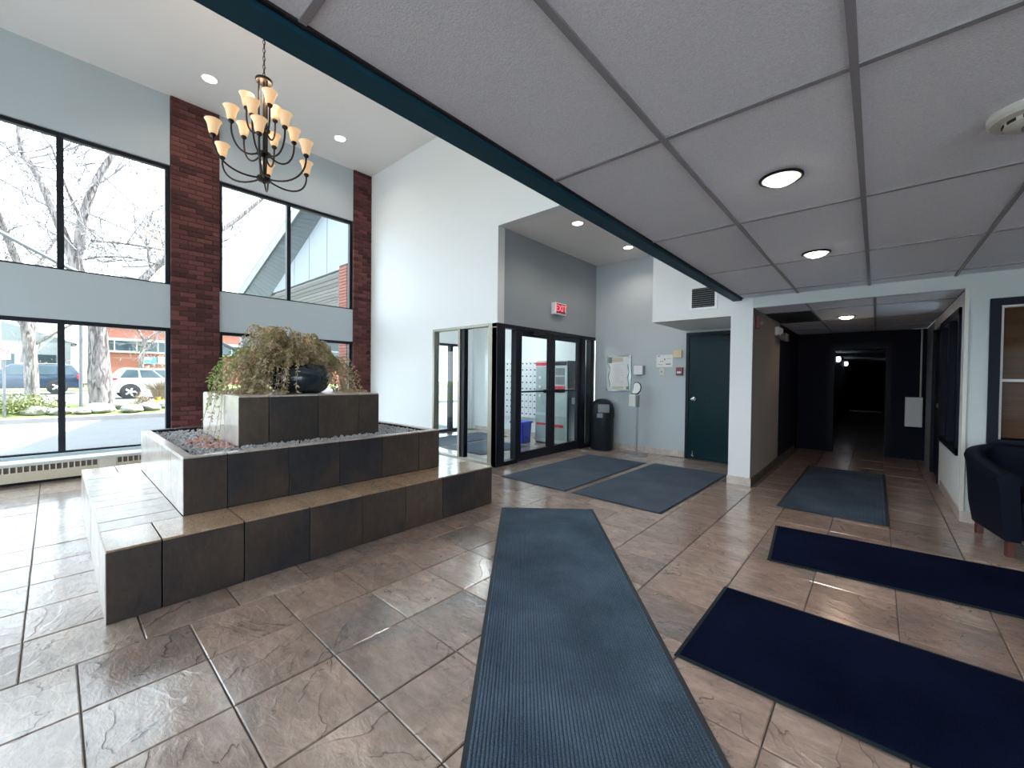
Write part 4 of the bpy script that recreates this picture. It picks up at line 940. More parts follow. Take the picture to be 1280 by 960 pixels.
for a, c in zip(yj2, yj2[1:]):
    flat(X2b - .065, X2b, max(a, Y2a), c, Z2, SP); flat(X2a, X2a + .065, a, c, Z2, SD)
for a, c in zip(xj2, xj2[1:]):
    lo, hi = max(a, X2a + .065), min(c, X2b - .065)
    flat(lo, hi, Y2a, Y2a + .065, Z2, SP); flat(lo, hi, Y2b - .065, Y2b, Z2, SP)
for a, c in zip(xj3, xj3[1:]):
    for e, f_ in zip(yj3, yj3[1:]): flat(a, c, e, f_, Z3, SP)
# gravel
ICO = bmesh.new(); bmesh.ops.create_icosphere(ICO, subdivisions=1, radius=1)
ICOV = [v.co.copy() for v in ICO.verts]; ICO.verts.index_update(); ICOF = [tuple(v.index for v in f.verts) for f in ICO.faces]; ICO.free()
def pebble(mb, p, r):
    m_ = Matrix.Translation(p) @ Euler((random.random() * 6, random.random() * 6, random.random() * 6)).to_matrix().to_4x4() @ Matrix.Diagonal((r * random.uniform(.7, 1.3), r * random.uniform(.7, 1.2), r * random.uniform(.5, .9), 1))
    mb.add([m_ @ v for v in ICOV], ICOF)
g1, g2 = MB(), MB()
for i in range(4600):
    x, y = random.uniform(X2a + .07, X2b - .07), random.uniform(Y2a + .07, Y2b - .07)
    if X3a - .008 < x < X3b + .008 and Y3a - .008 < y < Y3b + .008: continue
    red = (y < Y3a and (x + 4.12) ** 2 / .40 ** 2 + (y - .87) ** 2 / .15 ** 2 < 1 + .5 * noise.noise(Vector((x * 9, y * 9, 0))))
    pebble(g2 if red and random.random() < .8 else g1, (x, y, .731 + random.uniform(0, .010)), random.uniform(.010, .018))
obj('gravel', g1, M['gravel'], kind='stuff', label='grey gravel filling the trough of the planter', cat='gravel')
obj('gravel', g2, M['gravel_red'], kind='stuff', label='patch of reddish gravel in the planter trough', cat='gravel')
# pot and plant
px, py = -4.24, 1.62
pt = empty('plant_pot', (px, py, Z3), 'dark glazed round pot on the top tier of the planter', 'pot')
obj('bowl', MB().lathe([(0, 0), (.19, 0), (.235, .03), (.272, .10), (.278, .16), (.262, .22), (.235, .262), (.225, .27), (.215, .262), (.235, .22), (.20, .20), (0, .2)], 40, (px, py, Z3 + .001)), M['pot'], pt, smooth=True)
obj('soil', MB().lathe([(0, .235), (.22, .228)], 24, (px, py, Z3)), M['soil'], pt)
plant = empty('trailing_fern', (px, py, Z3 + .235), 'dry trailing fern spilling out of the dark pot', 'plant')
st_, l1, l2, l3 = MB(), MB(), MB(), MB()
def leaf(mb, p, d, s_):
    d = d.normalized(); a = d.orthogonal().normalized(); a = (Matrix.Rotation(random.random() * 6.28, 3, d) @ a)
    mb.add([p, p + d * s_ * .5 + a * s_ * .2, p + d * s_, p + d * s_ * .5 - a * s_ * .2], [(0, 1, 2, 3)])
def frond(az, reach, rise, fall, leafm, n=16, z0=.22, wob=.04, dens=6):
    dirv = Vector((math.cos(az), math.sin(az), 0)); side = Vector((-dirv.y, dirv.x, 0))
    w1, w2 = random.uniform(-wob, wob), random.uniform(-wob, wob)
    base = Vector((px, py, Z3 + z0)) + dirv * random.uniform(.0, .16) + side * random.uniform(-.1, .1)
    pts = []
    for i in range(n + 1):
        t = i / n
        h = rise * math.sin(min(t * 1.35, 1) * math.pi / 2) if t < .5 else 0
        z = rise * (1 - (1 - min(t / .42, 1)) ** 2) - fall * max(0, (t - .42) / .58) ** 1.7
        x = reach * (t ** .9 if t < .5 else (.5 ** .9 + (t - .5) * (1.15 - .5 * t)))
        p = base + dirv * x + side * (w1 * math.sin(t * 5) + w2 * t) + Vector((0, 0, z))
        r2 = math.hypot(p.x - px, p.y - py)
        inside = X3a - .02 < p.x < X3b + .02 and Y3a - .02 < p.y < Y3b + .02
        if r2 < .29 and t > .3: p.z = max(p.z, Z3 + .27)
        elif inside: p.z = max(p.z, Z3 + .02)
        p.z = max(p.z, .77)
        pts.append(p)
    st_.tube(pts, [.0035 * (1 - .6 * i / n) for i in range(n + 1)], 4, cap=False)
    for i in range(2, n + 1):
        for k_ in range(dens):
            q = pts[i - 1].lerp(pts[i], random.random())
            t_ = (pts[i] - pts[i - 1])
            dd = t_.normalized() * .5 + Vector((random.uniform(-1, 1), random.uniform(-1, 1), random.uniform(-.9, .5)))
            leaf(leafm if random.random() < .8 else random.choice((l1, l2)), q, dd, random.uniform(.020, .044))
for i in range(85):      # the heavy mass that leans to the bright side
    az = R(random.gauss(-105, 34)); frond(az, random.uniform(.24, .58), random.uniform(.10, .40), random.uniform(.2, .70), random.choice((l1, l1, l2)))
for i in range(60):      # curtain down to the tier top
    az = R(random.gauss(-92, 22)); frond(az, random.uniform(.26, .50), random.uniform(.08, .26), random.uniform(.42, .62), random.choice((l1, l2, l2)))
for i in range(60):      # the crown
    az = random.random() * 6.28; frond(az, random.uniform(.06, .26), random.uniform(.14, .36), random.uniform(.03, .14), random.choice((l1, l2, l2)))
for i in range(26):      # behind the pot
    az = R(random.uniform(100, 220)); frond(az, random.uniform(.2, .45), random.uniform(.1, .3), random.uniform(.2, .4), random.choice((l1, l2)))
for i in range(24):      # the thinner fall on the far side
    az = R(random.gauss(78, 14)); frond(az, random.uniform(.38, .56), random.uniform(.06, .18), random.uniform(.36, .52), random.choice((l1, l2)))
for i in range(5):       # a few strands over the front of the pot
    az = R(random.gauss(-45, 14)); frond(az, random.uniform(.28, .36), random.uniform(.04, .10), random.uniform(.28, .4), l2, dens=3)
for i in range(6):       # long arching stems
    az = R(random.gauss(-100, 14)); frond(az, random.uniform(.5, .68), random.uniform(.36, .42), random.uniform(.7, .9), l2, wob=.08)
for i in range(14):      # greener tips over the tier edge
    az = R(random.gauss(-112, 9)); frond(az, random.uniform(.62, .78), random.uniform(.10, .2), random.uniform(.25, .5), l3, dens=7)
for i in range(5):
    az = R(random.gauss(-96, 8)); frond(az, random.uniform(.70, .85), random.uniform(.06, .14), random.uniform(.7, .85), l2, wob=.05)
obj('stems', st_, M['stem'], plant, kind='stuff')
obj('foliage', l1, M['leaf'], plant, kind='stuff')
obj('foliage', l2, M['leaf_tan'], plant, kind='stuff', label='tan dead foliage')
obj('foliage', l3, M['leaf_green'], plant, kind='stuff', label='fresh green foliage')

# ================================================================== MATS
def ribbed(name, c, L_, W_, rz, m_, label, pitch=.0145, border=.022):
    """a runner with real ribs along its length, origin at its centre"""
    t = empty(name, (c[0], c[1], 0), label, 'mat', rz=rz)
    obj('backing', MB().box(-L_ / 2, L_ / 2, -W_ / 2, W_ / 2, .0025, .006), M['rubber'], t, bevel=.001, local=True)
    mb = MB(); n = int((W_ - 2 * border) / pitch); w = (W_ - 2 * border) / n
    a, bq = -L_ / 2 + border, L_ / 2 - border
    for i in range(n):
        y = -W_ / 2 + border + i * w
        mb.add([(a, y, .006), (a, y + w * .22, .0105), (a, y + w * .62, .0105), (a, y + w * .84, .006), (bq, y, .006), (bq, y + w * .22, .0105), (bq, y + w * .62, .0105), (bq, y + w * .84, .006)],
               [(0, 1, 5, 4), (1, 2, 6, 5), (2, 3, 7, 6), (0, 3, 2, 1), (4, 5, 6, 7)])
    obj('ribbed_pile', mb, m_, t, local=True)
    return t
ra = math.atan2(-2.08, 1.76)
dv = Vector((math.cos(ra), math.sin(ra)))
c0 = Vector((-2.43, 3.277)) + dv * 1.83
ribbed('runner_mat', c0, 3.66, .91, ra, M['runner'], 'long ribbed blue-grey runner mat in the middle of the slate floor')
ribbed('runner_mat', (-.318, 6.35), 2.72, .865, R(90), M['runner'], 'ribbed blue-grey runner mat leading into the dark corridor')
def flat_mat(name, x0, x1, y0, y1, rz, m_, rub, label, border=.02):
    cx_, cy_ = (x0 + x1) / 2, (y0 + y1) / 2; w, h = x1 - x0, y1 - y0
    t = empty(name, (cx_, cy_, 0), label, 'mat', rz=rz)
    obj('rubber_border', MB().box(-w / 2, w / 2, -h / 2, h / 2, .0025, .007), rub, t, bevel=.002, local=True)
    obj('pile', MB().box(-w / 2 + border, w / 2 - border, -h / 2 + border, h / 2 - border, .006, .012), m_, t, bevel=.003, local=True)
    return t
flat_mat('entrance_mat', -3.66, -2.635, 3.905, 6.10, R(-.4), M['mat_blue'], M['rubber'], 'grey-blue entrance mat nearer the glass entry doors', .018)
flat_mat('entrance_mat', -2.55, -1.505, 3.905, 6.17, R(-.9), M['mat_blue'], M['rubber'], 'grey-blue entrance mat nearer the green door, beside its twin', .018)
m1 = flat_mat('black_mat', -.62, 1.85, 3.46, 4.33, 0, M['mat_black'], M['rubber_green'], 'black floor mat nearer the armchair and corridor')
m1.rotation_euler = (0, 0, R(5.6)); m1.location = (.62, 4.0, 0)
flat_mat('black_mat', -.69, 1.75, 1.945, 2.815, 0, M['mat_black'], M['rubber_green'], 'black floor mat nearest the runner, with a rubber edge')
flat_mat('vestibule_mat', -7.0, -6.05, 4.8, 6.7, 0, M['mat_blue'], M['rubber'], 'grey mat inside the vestibule by the outer door', .018)
flat_mat('vestibule_mat', -5.98, -4.9, 4.75, 6.0, 0, M['mat_blue'], M['rubber'], 'grey mat inside the vestibule behind the side glass', .018)

# ================================================================== ARMCHAIR
ac = empty('armchair', (1.06, 5.12, 0), 'black leather tub armchair against the wall under the brown blind', 'armchair')
ax0, ax1, ay0, ay1 = .685, 1.44, 4.66, 5.45
def shell():
    mb = MB(); path = []
    rr = .26
    path += [(ax0, ay0 + i * (ay1 - rr - ay0) / 6) for i in range(7)]
    path += [(ax0 + rr - rr * math.cos(a), ay1 - rr + rr * math.sin(a)) for a in [math.pi / 2 * i / 8 for i in range(1, 9)]]
    path += [(ax0 + rr + (ax1 - ax0 - 2 * rr) * i / 4, ay1) for i in range(1, 5)]
    path += [(ax1 - rr + rr * math.sin(a), ay1 - rr + rr * math.cos(a)) for a in [math.pi / 2 * i / 8 for i in range(1, 9)]]
    path += [(ax1, ay1 - rr - i * (ay1 - rr - ay0) / 6) for i in range(1, 7)]
    P = [Vector((x, y, 0)) for x, y in path]; n = len(P); ring = None; o = len(mb.v); K = 0
    for i, p in enumerate(P):
        t = (P[min(i + 1, n - 1)] - P[max(i - 1, 0)]).normalized(); inn = Vector((t.y, -t.x, 0))
        f_ = min(max((p.y - ay0) / (ay1 - ay0), 0), 1)
        top = .635 + .14 * (f_ ** 1.6)
        th = .105
        sec = [(.045, .13), (.02, .30), (.0, top - .09), (-.012, top - .045), (.0, top - .012), (.03, top), (.07, top), (.10, top - .015), (.115, top - .05), (th, top - .10), (.12, .30), (.12, .13)]
        K = len(sec)
        for dx, z in sec: mb.v.append(tuple(p + inn * dx + Vector((0, 0, z))))
    for i in range(n - 1):
        for k_ in range(K):
            k2 = (k_ + 1) % K
            mb.f.append((o + i * K + k_, o + i * K + k2, o + (i + 1) * K + k2, o + (i + 1) * K + k_))
    mb.f.append(tuple(o + k_ for k_ in range(K))); mb.f.append(tuple(o + (n - 1) * K + k_ for k_ in reversed(range(K))))
    return mb
obj('shell', shell(), M['leather'], ac, smooth=True)
obj('seat_base', MB().box(ax0 + .11, ax1 - .11, ay0 + .02, ay1 - .11, .14, .30), M['leather'], ac, bevel=.015)
obj('seat_cushion', MB().box(ax0 + .115, ax1 - .115, ay0 - .01, ay1 - .115, .30, .44), M['leather'], ac, bevel=.035, smooth=True)
for x, y in ((ax0 + .09, ay0 + .07), (ax1 - .09, ay0 + .07), (ax0 + .12, ay1 - .14), (ax1 - .12, ay1 - .14)):
    obj('leg', MB().prism([(x - .022, y - .022, 0), (x + .022, y - .022, 0), (x + .022, y + .022, 0), (x - .022, y + .022, 0)], (0, 0, .142)), M['redwood'], ac, bevel=.003)

ac.rotation_euler = (0, 0, R(11)); ac.location = (.98, 5.215, 0)

# ================================================================== OUTDOORS
def slab(name, x0, x1, y0, y1, z0, z1, m_, **kw): return obj(name, MB().box(x0, x1, y0, y1, z0, z1), m_, kind=S, **kw)
slab('ground', -18.0, -7.82, -40, 60, -.6, -.15, M['asphalt'])
slab('kerb', -18.2, -17.9, -40, 60, -.6, -.02, M['concrete'])
slab('terrace', XR + .3, 30, YBK - .14, 40, -.6, -.15, M['concrete'])
slab('terrace', -7.82, 30, -40, YBK - .14, -.6, -.15, mat('bounce_terrace_concrete', (.48, .48, .47), .9))  # unseen ground, paled to bounce daylight up to the low ceiling
# planted bed that climbs towards the street
b = MB().add([(-18.2, -40, -.05), (-18.2, 60, -.05), (-20.5, 60, .22), (-20.5, -40, .22), (-23.6, 60, .06), (-23.6, -40, .06)], [(0, 3, 2, 1), (3, 5, 4, 2)])
obj('ground', b, M['lawn'], kind=S)
slab('road', -40.5, -23.6, -60, 90, -.6, .05, M['asphalt'])
slab('lawn', -75, -40.5, -60, 90, -.6, .12, M['lawn'])
slab('kerb', -23.9, -23.55, -60, 90, -.3, .10, M['concrete'])
# rocks along the bed
rk = bmesh.new(); bmesh.ops.create_icosphere(rk, subdivisions=3, radius=1); RV = [v.co.copy() for v in rk.verts]; rk.verts.index_update(); RF = [tuple(v.index for v in f.verts) for f in rk.faces]; rk.free()
rocks = []
for s_ in range(4):
    mb = MB().add([v * (1 + .32 * noise.noise(v * 1.3 + Vector((s_ * 9, 0, 0)))) for v in RV], RF)
    rocks.append(mb.mesh('rock', M['rock'], smooth=False))
RL = [(-18.9, -.35, .30, 'pale rock by the kerb below the no-parking sign'), (-18.75, .15, .26, 'small pale rock between the sign and the thin grey pole'), (-18.9, 1.0, .36, 'flat pale rock at the foot of the big trunk'),
      (-18.7, 1.75, .30, 'pale rock right of the big trunk, near the kerb'), (-18.95, 2.25, .34, 'largest pale rock below the dry grass clump'), (-19.4, 1.55, .26, 'pale rock tucked beside the base of the big trunk'), (-18.7, .62, .22, 'little rock next to the thin grey pole base'), (-19.3, 2.75, .3, 'pale rock partly hidden by the brick pillar')]
for i, (x, y, s_, lb) in enumerate(RL):
    o = inst('rock', rocks[i % 4], (x, y, .02 + (-x - 18.2) * .115 + s_ * .12), None, random.random() * 6, (s_ * .95, s_ * .95, s_ * .5)); tag(o, lb, 'rock', 'rocks edging the planted bed')
# trees
def branchy(mb, tw, p, d, r, length, depth, bend=.25, up_=.12):
    n = 7; pts = [p.copy()]; rs = [r]; dd = d.normalized(); q = p.copy()
    for i in range(n):
        dd = (dd + Vector((random.uniform(-1, 1), random.uniform(-1, 1), random.uniform(-1, 1))) * bend * .35 + Vector((0, 0, up_ * .2))).normalized()
        q = q + dd * length / n; pts.append(q.copy()); rs.append(max(r * (1 - .75 * (i + 1) / n), .012))
    (mb if r > .05 else tw).tube(pts, rs, 7 if r > .05 else 4, cap=False)
    if depth <= 0: return
    for k_ in range(3 if depth > 1 else 4):
        i = random.randint(2, n)
        nd = (dd + Vector((random.uniform(-1, 1), random.uniform(-1, 1), random.uniform(-.7, 1)))).normalized()
        branchy(mb, tw, pts[i], nd, rs[i] * .75, length * random.uniform(.55, .8), depth - 1, bend, up_)
def limb(mb, pts, r0_, r1_, n=9):
    P = []; m_ = len(pts)
    for i in range((m_ - 1) * 5 + 1):
        s_ = i / 5; a = min(int(s_), m_ - 2); t = s_ - a
        p0, p1, p2, p3 = (Vector(pts[max(a - 1, 0)]), Vector(pts[a]), Vector(pts[a + 1]), Vector(pts[min(a + 2, m_ - 1)]))
        v = .5 * ((2 * p1) + (-p0 + p2) * t + (2 * p0 - 5 * p1 + 4 * p2 - p3) * t * t + (-p0 + 3 * p1 - 3 * p2 + p3) * t ** 3)
        P.append(v)
    N_ = len(P); rs = [r0_ + (r1_ - r0_) * i / (N_ - 1) for i in range(N_)]
    mb.tube(P, [r_ * (1 + .06 * noise.noise(Vector((i * .7, r0_, 0)))) for i, r_ in enumerate(rs)], n, cap=False)
    return P, rs
def tree(loc, label, trunk, limbs, twigs_per=11, seed=1, depth=2, bark='bark'):
    random.seed(seed)
    t = empty('tree', loc, label, 'tree')
    tk, lm, tw = MB(), MB(), MB()
    limb(tk, trunk[0], trunk[1], trunk[2], 14)
    for pts, a, c in limbs:
        P, rs = limb(lm, pts, a, c)
        for k_ in range(twigs_per):
            i = random.randint(len(P) // 4, len(P) - 1)
            d = Vector((random.uniform(-1, 1), random.uniform(-1, 1), random.uniform(-.45, .75)))
            branchy(lm, tw, P[i], d, max(rs[i] * .34, .026), random.uniform(1.2, 2.8), depth)
    obj('trunk', tk, M[bark], t, smooth=True)
    obj('limbs', lm, M[bark], t, smooth=True, kind='stuff')
    obj('twigs', tw, M['twig'], t, kind='stuff')
    return t
tree((-20, 1.12, .18), 'big bare tree with a thick grey trunk beyond the front windows',
     ([(-20, 1.13, -.1), (-20, 1.12, .35), (-20, 1.06, 1.4), (-20, 1.04, 2.4), (-20, .96, 3.2), (-20, .53, 4.8), (-20.05, .60, 5.6)], .37, .15),
     [([(-20, .53, 4.8), (-20.2, .10, 6.39), (-20.5, -.28, 7.67), (-20.6, -.66, 8.6), (-20.4, -.6, 10.4)], .15, .06),
      ([(-20.05, .60, 5.5), (-19.9, .68, 6.43), (-19.7, 1.01, 7.8), (-19.6, 1.5, 9.0), (-19.4, 2.2, 10.6)], .15, .06),
      ([(-20, 1.06, 3.0), (-20, 2.18, 4.7), (-20.1, 2.85, 5.6), (-20.2, 4.70, 7.3), (-20.2, 6.13, 9.0)], .16, .07),
      ([(-20, .9, 5.8), (-20.5, 1.6, 6.0), (-21, 2.8, 6.15), (-21.2, 3.8, 6.1)], .05, .02),
      ([(-20, .8, 5.2), (-19.6, 1.7, 5.35), (-19.3, 2.6, 5.2)], .045, .02),
      ([(-20, .66, 6.4), (-19.6, .3, 7.3), (-19.4, .0, 8.4)], .05, .02)], 12, 4)
tree((-25, -.7, .05), 'smaller bare tree behind the dark blue car',
     ([(-25, -.55, 0), (-25, -.6, 2.0), (-25, -.75, 4.0), (-24.5, -.85, 5.5)], .22, .13),
     [([(-24.5, -.85, 5.4), (-24.3, -1.15, 6.45), (-24.2, -1.3, 7.1), (-24, -1.7, 8.6)], .13, .05), ([(-24.6, -.8, 4.6), (-25.2, -.2, 6.0), (-25.5, .3, 7.4)], .09, .03), ([(-24.8, -.7, 3.6), (-25, -1.6, 5.0), (-25.3, -2.4, 6.6)], .09, .03)], 12, 9)
tree((-48, -1.4, .12), 'distant pale leafy-budded tree beyond the street on the left',
     ([(-48.0, -1.4, 0), (-48.0, -1.35, 2.2), (-48.0, -1.1, 4.0), (-48.0, -1.0, 5.5)], .34, .2),
     [([(-48.0, -1.1, 4.0), (-48.4, -2.2, 6.2), (-48.6, -3.2, 8.6)], .18, .06), ([(-48.0, -1.0, 5.2), (-47.6, .0, 7.0), (-47.3, 1.2, 9.4)], .18, .06), ([(-48.0, -1.2, 3.2), (-47.8, .4, 4.6), (-47.4, 1.8, 5.8)], .13, .05)], 10, 5)
tree((-48.5, 5.2, .12), 'distant bare tree in front of the red brick building',
     ([(-48.5, 5.2, 0), (-48.5, 5.2, 2.4), (-48.5, 5.4, 4.4)], .22, .14),
     [([(-48.5, 5.3, 3.0), (-48.7, 6.4, 4.8), (-48.9, 7.8, 6.4)], .12, .04), ([(-48.5, 5.4, 4.2), (-48.3, 4.6, 6.0), (-48.0, 3.8, 8.0)], .12, .04), ([(-48.5, 5.4, 4.2), (-48.7, 6.8, 5.4), (-48.9, 8.6, 5.6)], .10, .03)], 12, 8)
random.seed(21)
# shrubs and grasses
def bush(name, loc, rx, ry, rz_, n, ls, m_, label, cat='shrub', spike=False):
    t = empty(name, loc, label, cat); lf, st = MB(), MB(); c = Vector(loc)
    for i in range(n):
        v = Vector((random.gauss(0, .45), random.gauss(0, .45), abs(random.gauss(0, .5))))
        if v.length > 1.1: v = v.normalized() * 1.1
        p = c + Vector((v.x * rx, v.y * ry, v.z * rz_))
        if spike:
            st.tube([c + Vector((v.x * rx * .3, v.y * ry * .3, 0)), c + Vector((v.x * rx * .6, v.y * ry * .6, rz_ * .6)), c + Vector((v.x * rx * 1.2, v.y * ry * 1.2, rz_ * random.uniform(.7, 1.05)))], [.012, .009, .004], 3, cap=False)
        else: leaf(lf, p, Vector((random.uniform(-1, 1), random.uniform(-1, 1), random.uniform(-.2, 1))), ls * random.uniform(.7, 1.4))
    if not spike:
        for i in range(14):
            a = random.random() * 6.28; st.tube([c, c + Vector((math.cos(a) * rx * .6, math.sin(a) * ry * .6, rz_ * .7))], [.015, .006], 4, cap=False)
    if lf.v: obj('foliage', lf, m_, t, kind='stuff')
    obj('stems', st, m_ if spike else M['stem'], t, kind='stuff')
bush('shrub', (-19.3, -.72, .10), .75, 1.0, .48, 2600, .09, M['shrub'], 'low yellow-green shrub beside the no-parking sign')
bush('grass_clump', (-20.2, 2.75, .20), .45, .55, .85, 260, .2, M['shrub_tan'], 'tan dry grass clump in front of the white car', 'grass clump', True)
bush('shrub', (-20.0, 2.18, .18), .35, .3, .42, 700, .06, M['shrub_tan'], 'small brown shrub just right of the big trunk')
bush('flower_clump', (-19.9, 2.62, .18), .2, .25, .2, 160, .07, mat('yellow_flower', (.75, .58, .08), .7), 'small yellow flower clump below the dry grass', 'flowers')
bush('shrub', (-42.2, .6, .12), 1.0, 2.6, 1.9, 900, .14, M['shrub_red'], 'reddish budding hedge beyond the dark blue car')
bush('shrub', (-42.2, 5.6, .12), 1.0, 1.5, 2.4, 900, .16, M['shrub_tan'], 'tall tan hedge between the big trunk and the brick building')
# sign post and pole
sp = empty('parking_sign', (-18.6, -.93, -.02), 'white no-parking sign on a post by the kerb', 'sign')
obj('post', MB().tube([(-18.6, -.93, -.02), (-18.6, -.93, 2.05)], .03, 8), M['pole'], sp)
obj('plate', MB().box(-18.56, -18.55, -1.05, -.81, 1.66, 2.06), M['white'], sp)
rg = MB()
mt = Matrix.Translation((-18.546, -.93, 1.90)) @ Matrix(((0, 0, 1, 0), (1, 0, 0, 0), (0, 1, 0, 0), (0, 0, 0, 1)))
ring = [(.085 * math.cos(a * math.pi / 12), .085 * math.sin(a * math.pi / 12), 0) for a in range(25)]
rg.tube(ring, .010, 5, cap=False).tube([(-.06, .06, 0), (.06, -.06, 0)], .009, 5).xform(mt)
obj('prohibition_ring', rg, M['red_print'], sp)
text('letter', 'P', .13, mt @ Matrix.Translation((0, 0, -.003)), M['ink'], sp)
up_pole = empty('grey_pole', (-19, .59, .05), 'thin grey metal pole in front of the big trunk', 'pole')
obj('shaft', MB().tube([(-19, .59, .0), (-19, .60, 3.9)], .045, 10), M['pole'], up_pole)
obj('foot_plate', MB().lathe([(.09, 0), (.09, .03), (.05, .08)], 12, (-19, .59, .02)), M['pole'], up_pole)
ut = empty('utility_pole', (-41.2, -2.3, .12), 'dark utility pole beyond the street, left of the distant tree', 'pole')
obj('shaft', MB().tube([(-41.2, -2.3, .1), (-41.2, -2.3, 9)], .13, 10), M['stem'], ut)
obj('crossarm', MB().box(-41.3, -41.1, -3.3, -1.3, 8.2, 8.35), M['stem'], ut)
obj('overhead_cable', MB().tube([(-16, -9.0, 9.2), (-16, -5, 6.95), (-16, -.84, 4.71), (-16, .09, 4.18), (-16, 3.9, 2.2), (-16, 6.6, .9), (-16, 8.2, -.15)], .055, 8), M['pole'], label='thick slanting guy cable crossing the upper left window', cat='cable')

# cars
def car(name, loc, rz, label, paint, prof, green, wheels, L_, W_, glass, rimr=.34):
    """prof: lower body side outline (x, z); green: (belt x0, x1, roof x0, x1, belt z, roof z); x runs to the front"""
    t = empty(name, loc, label, 'car', rz=rz)
    mb = MB(); h = W_ / 2
    n = len(prof)
    rows = [(-h + .06, .97), (-h, 1.0), (h, 1.0), (h - .06, .97)]
    layers = []
    for y, s_ in ((-h + .10, .985), (-h + .02, .998), (-h, 1.0), (h, 1.0), (h - .02, .998), (h - .10, .985)): layers.append((y, s_))
    layers = [(-h + .05, 1.0), (-h, .965), (h, .965), (h - .05, 1.0)]
    body = MB()
    cxm = sum(p[0] for p in prof) / n; czm = sum(p[1] for p in prof) / n
    vs = []
    for y, s_ in ((-h, .965), (-h + .07, 1.0), (h - .07, 1.0), (h, .965)):
        vs += [(cxm + (x - cxm) * s_, y, czm + (z - czm) * s_) for x, z in prof]
    fs = [tuple(range(n)), tuple(3 * n + i for i in reversed(range(n)))]
    for k_ in range(3):
        for i in range(n): fs.append((k_ * n + i, k_ * n + (i + 1) % n, (k_ + 1) * n + (i + 1) % n, (k_ + 1) * n + i))
    body.add(vs, fs); obj('body', body, paint, t, bevel=.02, smooth=True, local=True)
    bx0, bx1, rx0, rx1, bz, rz2 = green
    wb, wr = h * .93, h * .74
    cab = MB().add([(bx0, -wb, bz), (bx1, -wb, bz), (bx1, wb, bz), (bx0, wb, bz), (rx0, -wr, rz2), (rx1, -wr, rz2), (rx1, wr, rz2), (rx0, wr, rz2)], [(3, 2, 1, 0), (4, 5, 6, 7), (0, 1, 5, 4), (1, 2, 6, 5), (2, 3, 7, 6), (3, 0, 4, 7)])
    obj('cabin', cab, paint, t, bevel=.05, smooth=True, local=True)
    def side(sg, u0_, u1_, pad=.06):
        q = []
        for u_, v_ in ((u0_, .10), (u1_, .10), (u1_, .86), (u0_, .86)):
            xb_ = bx0 + (bx1 - bx0) * u_; xr_ = rx0 + (rx1 - rx0) * u_
            q.append((xb_ + (xr_ - xb_) * v_, sg * (wb + (wr - wb) * v_ + .006), bz + (rz2 - bz) * v_))
        return q
    for sg in (-1, 1):
        for u0_, u1_ in glass: obj('window', MB().prism(side(sg, u0_, u1_), (0, sg * .006, 0)), M['car_glass'], t, local=True)
    for x0_, x1_, off in ((bx0, rx0, -1), (bx1, rx1, 1)):
        q = [(x0_ + (x1_ - x0_) * v_ + off * .006, y_, bz + (rz2 - bz) * v_) for y_, v_ in ((-wb * .86, .12), (wb * .86, .12), (wr * .86, .86), (-wr * .86, .86))]
        obj('windscreen', MB().prism(q, (off * .006, 0, 0)), M['car_glass'], t, local=True)
    tyre = MB().lathe([(rimr * .62, -.10), (rimr * .95, -.10), (rimr, -.07), (rimr, .07), (rimr * .95, .10), (rimr * .62, .10)], 24, axis='y').mesh('tyre', M['tyre'], smooth=True)
    rim_ = MB().lathe([(0, -.06), (rimr * .12, -.07), (rimr * .14, -.04)], 10, axis='y')
    rim_.lathe([(rimr * .56, -.085), (rimr * .64, -.09), (rimr * .64, .09), (rimr * .56, .085)], 24, axis='y')
    rim_.lathe([(0, -.094), (rimr * .58, -.094), (rimr * .58, -.088), (0, -.088)], 20, axis='y')
    for k_ in range(5):
        a = k_ * 2 * math.pi / 5
        rim_.tube([(0, -.10, 0), (rimr * .6 * math.cos(a), -.095, rimr * .6 * math.sin(a))], .045, 6)
    rme = rim_.mesh('rim', M['rim'])
    arch = MB().lathe([(0, -.05), (rimr * 1.17, -.05), (rimr * 1.17, .05), (0, .05)], 24, axis='y').mesh('wheel_arch', M['tyre'])
    for x in wheels:
        for sg in (-1, 1):
            w_ = inst('wheel', tyre, (x, sg * (h - .085), rimr), t)
            inst('rim', rme, (0, 0, 0), w_, 0 if sg < 0 else math.pi)
            inst('wheel_arch', arch, (x, sg * (h - .045), rimr + .02), t)
    return t
# x of the local frame runs from tail to nose
suv = car('suv', (-36, 1.16, .09), R(-90), 'dark blue suv parked across the street, seen from its side', M['suv'],
    [(.05, .35), (.10, .32), (4.6, .30), (4.72, .45), (4.68, .78), (4.3, .95), (3.45, 1.05), (.10, 1.05), (.03, .80)],
    (.05, 3.45, .42, 2.70, 1.03, 1.66), (1.0, 3.75), 4.75, 1.9, ((.08, .27), (.30, .60), (.63, .92)), .37)
for sg in (-1, 1): obj('tail_lamp', MB().box(-.01, .22, sg * .95 - .05, sg * .95 + .04, .84, 1.10), M['tail'], suv, local=True, bevel=.02)
obj('rear_bumper', MB().box(-.06, .14, -.88, .88, .36, .60), M['suv'], suv, local=True, bevel=.04)
obj('roof_rail', MB().tube([(.6, .66, 1.66), (.7, .66, 1.71), (2.4, .66, 1.71), (2.55, .66, 1.66)], .018, 6), M['steel'], suv, local=True)
wc = car('hatchback', (-28, 1.72, .06), R(90), 'white hatchback with a red tail lamp parked right of the big trunk', M['car_white'],
    [(.05, .35), (.10, .30), (4.1, .28), (4.28, .42), (4.22, .74), (3.8, .88), (3.0, .98), (.12, 1.0), (.02, .78)],
    (.08, 3.1, .55, 2.1, .97, 1.50), (.78, 3.35), 4.3, 1.78, ((.10, .34), (.37, .64), (.67, .90)), .33)
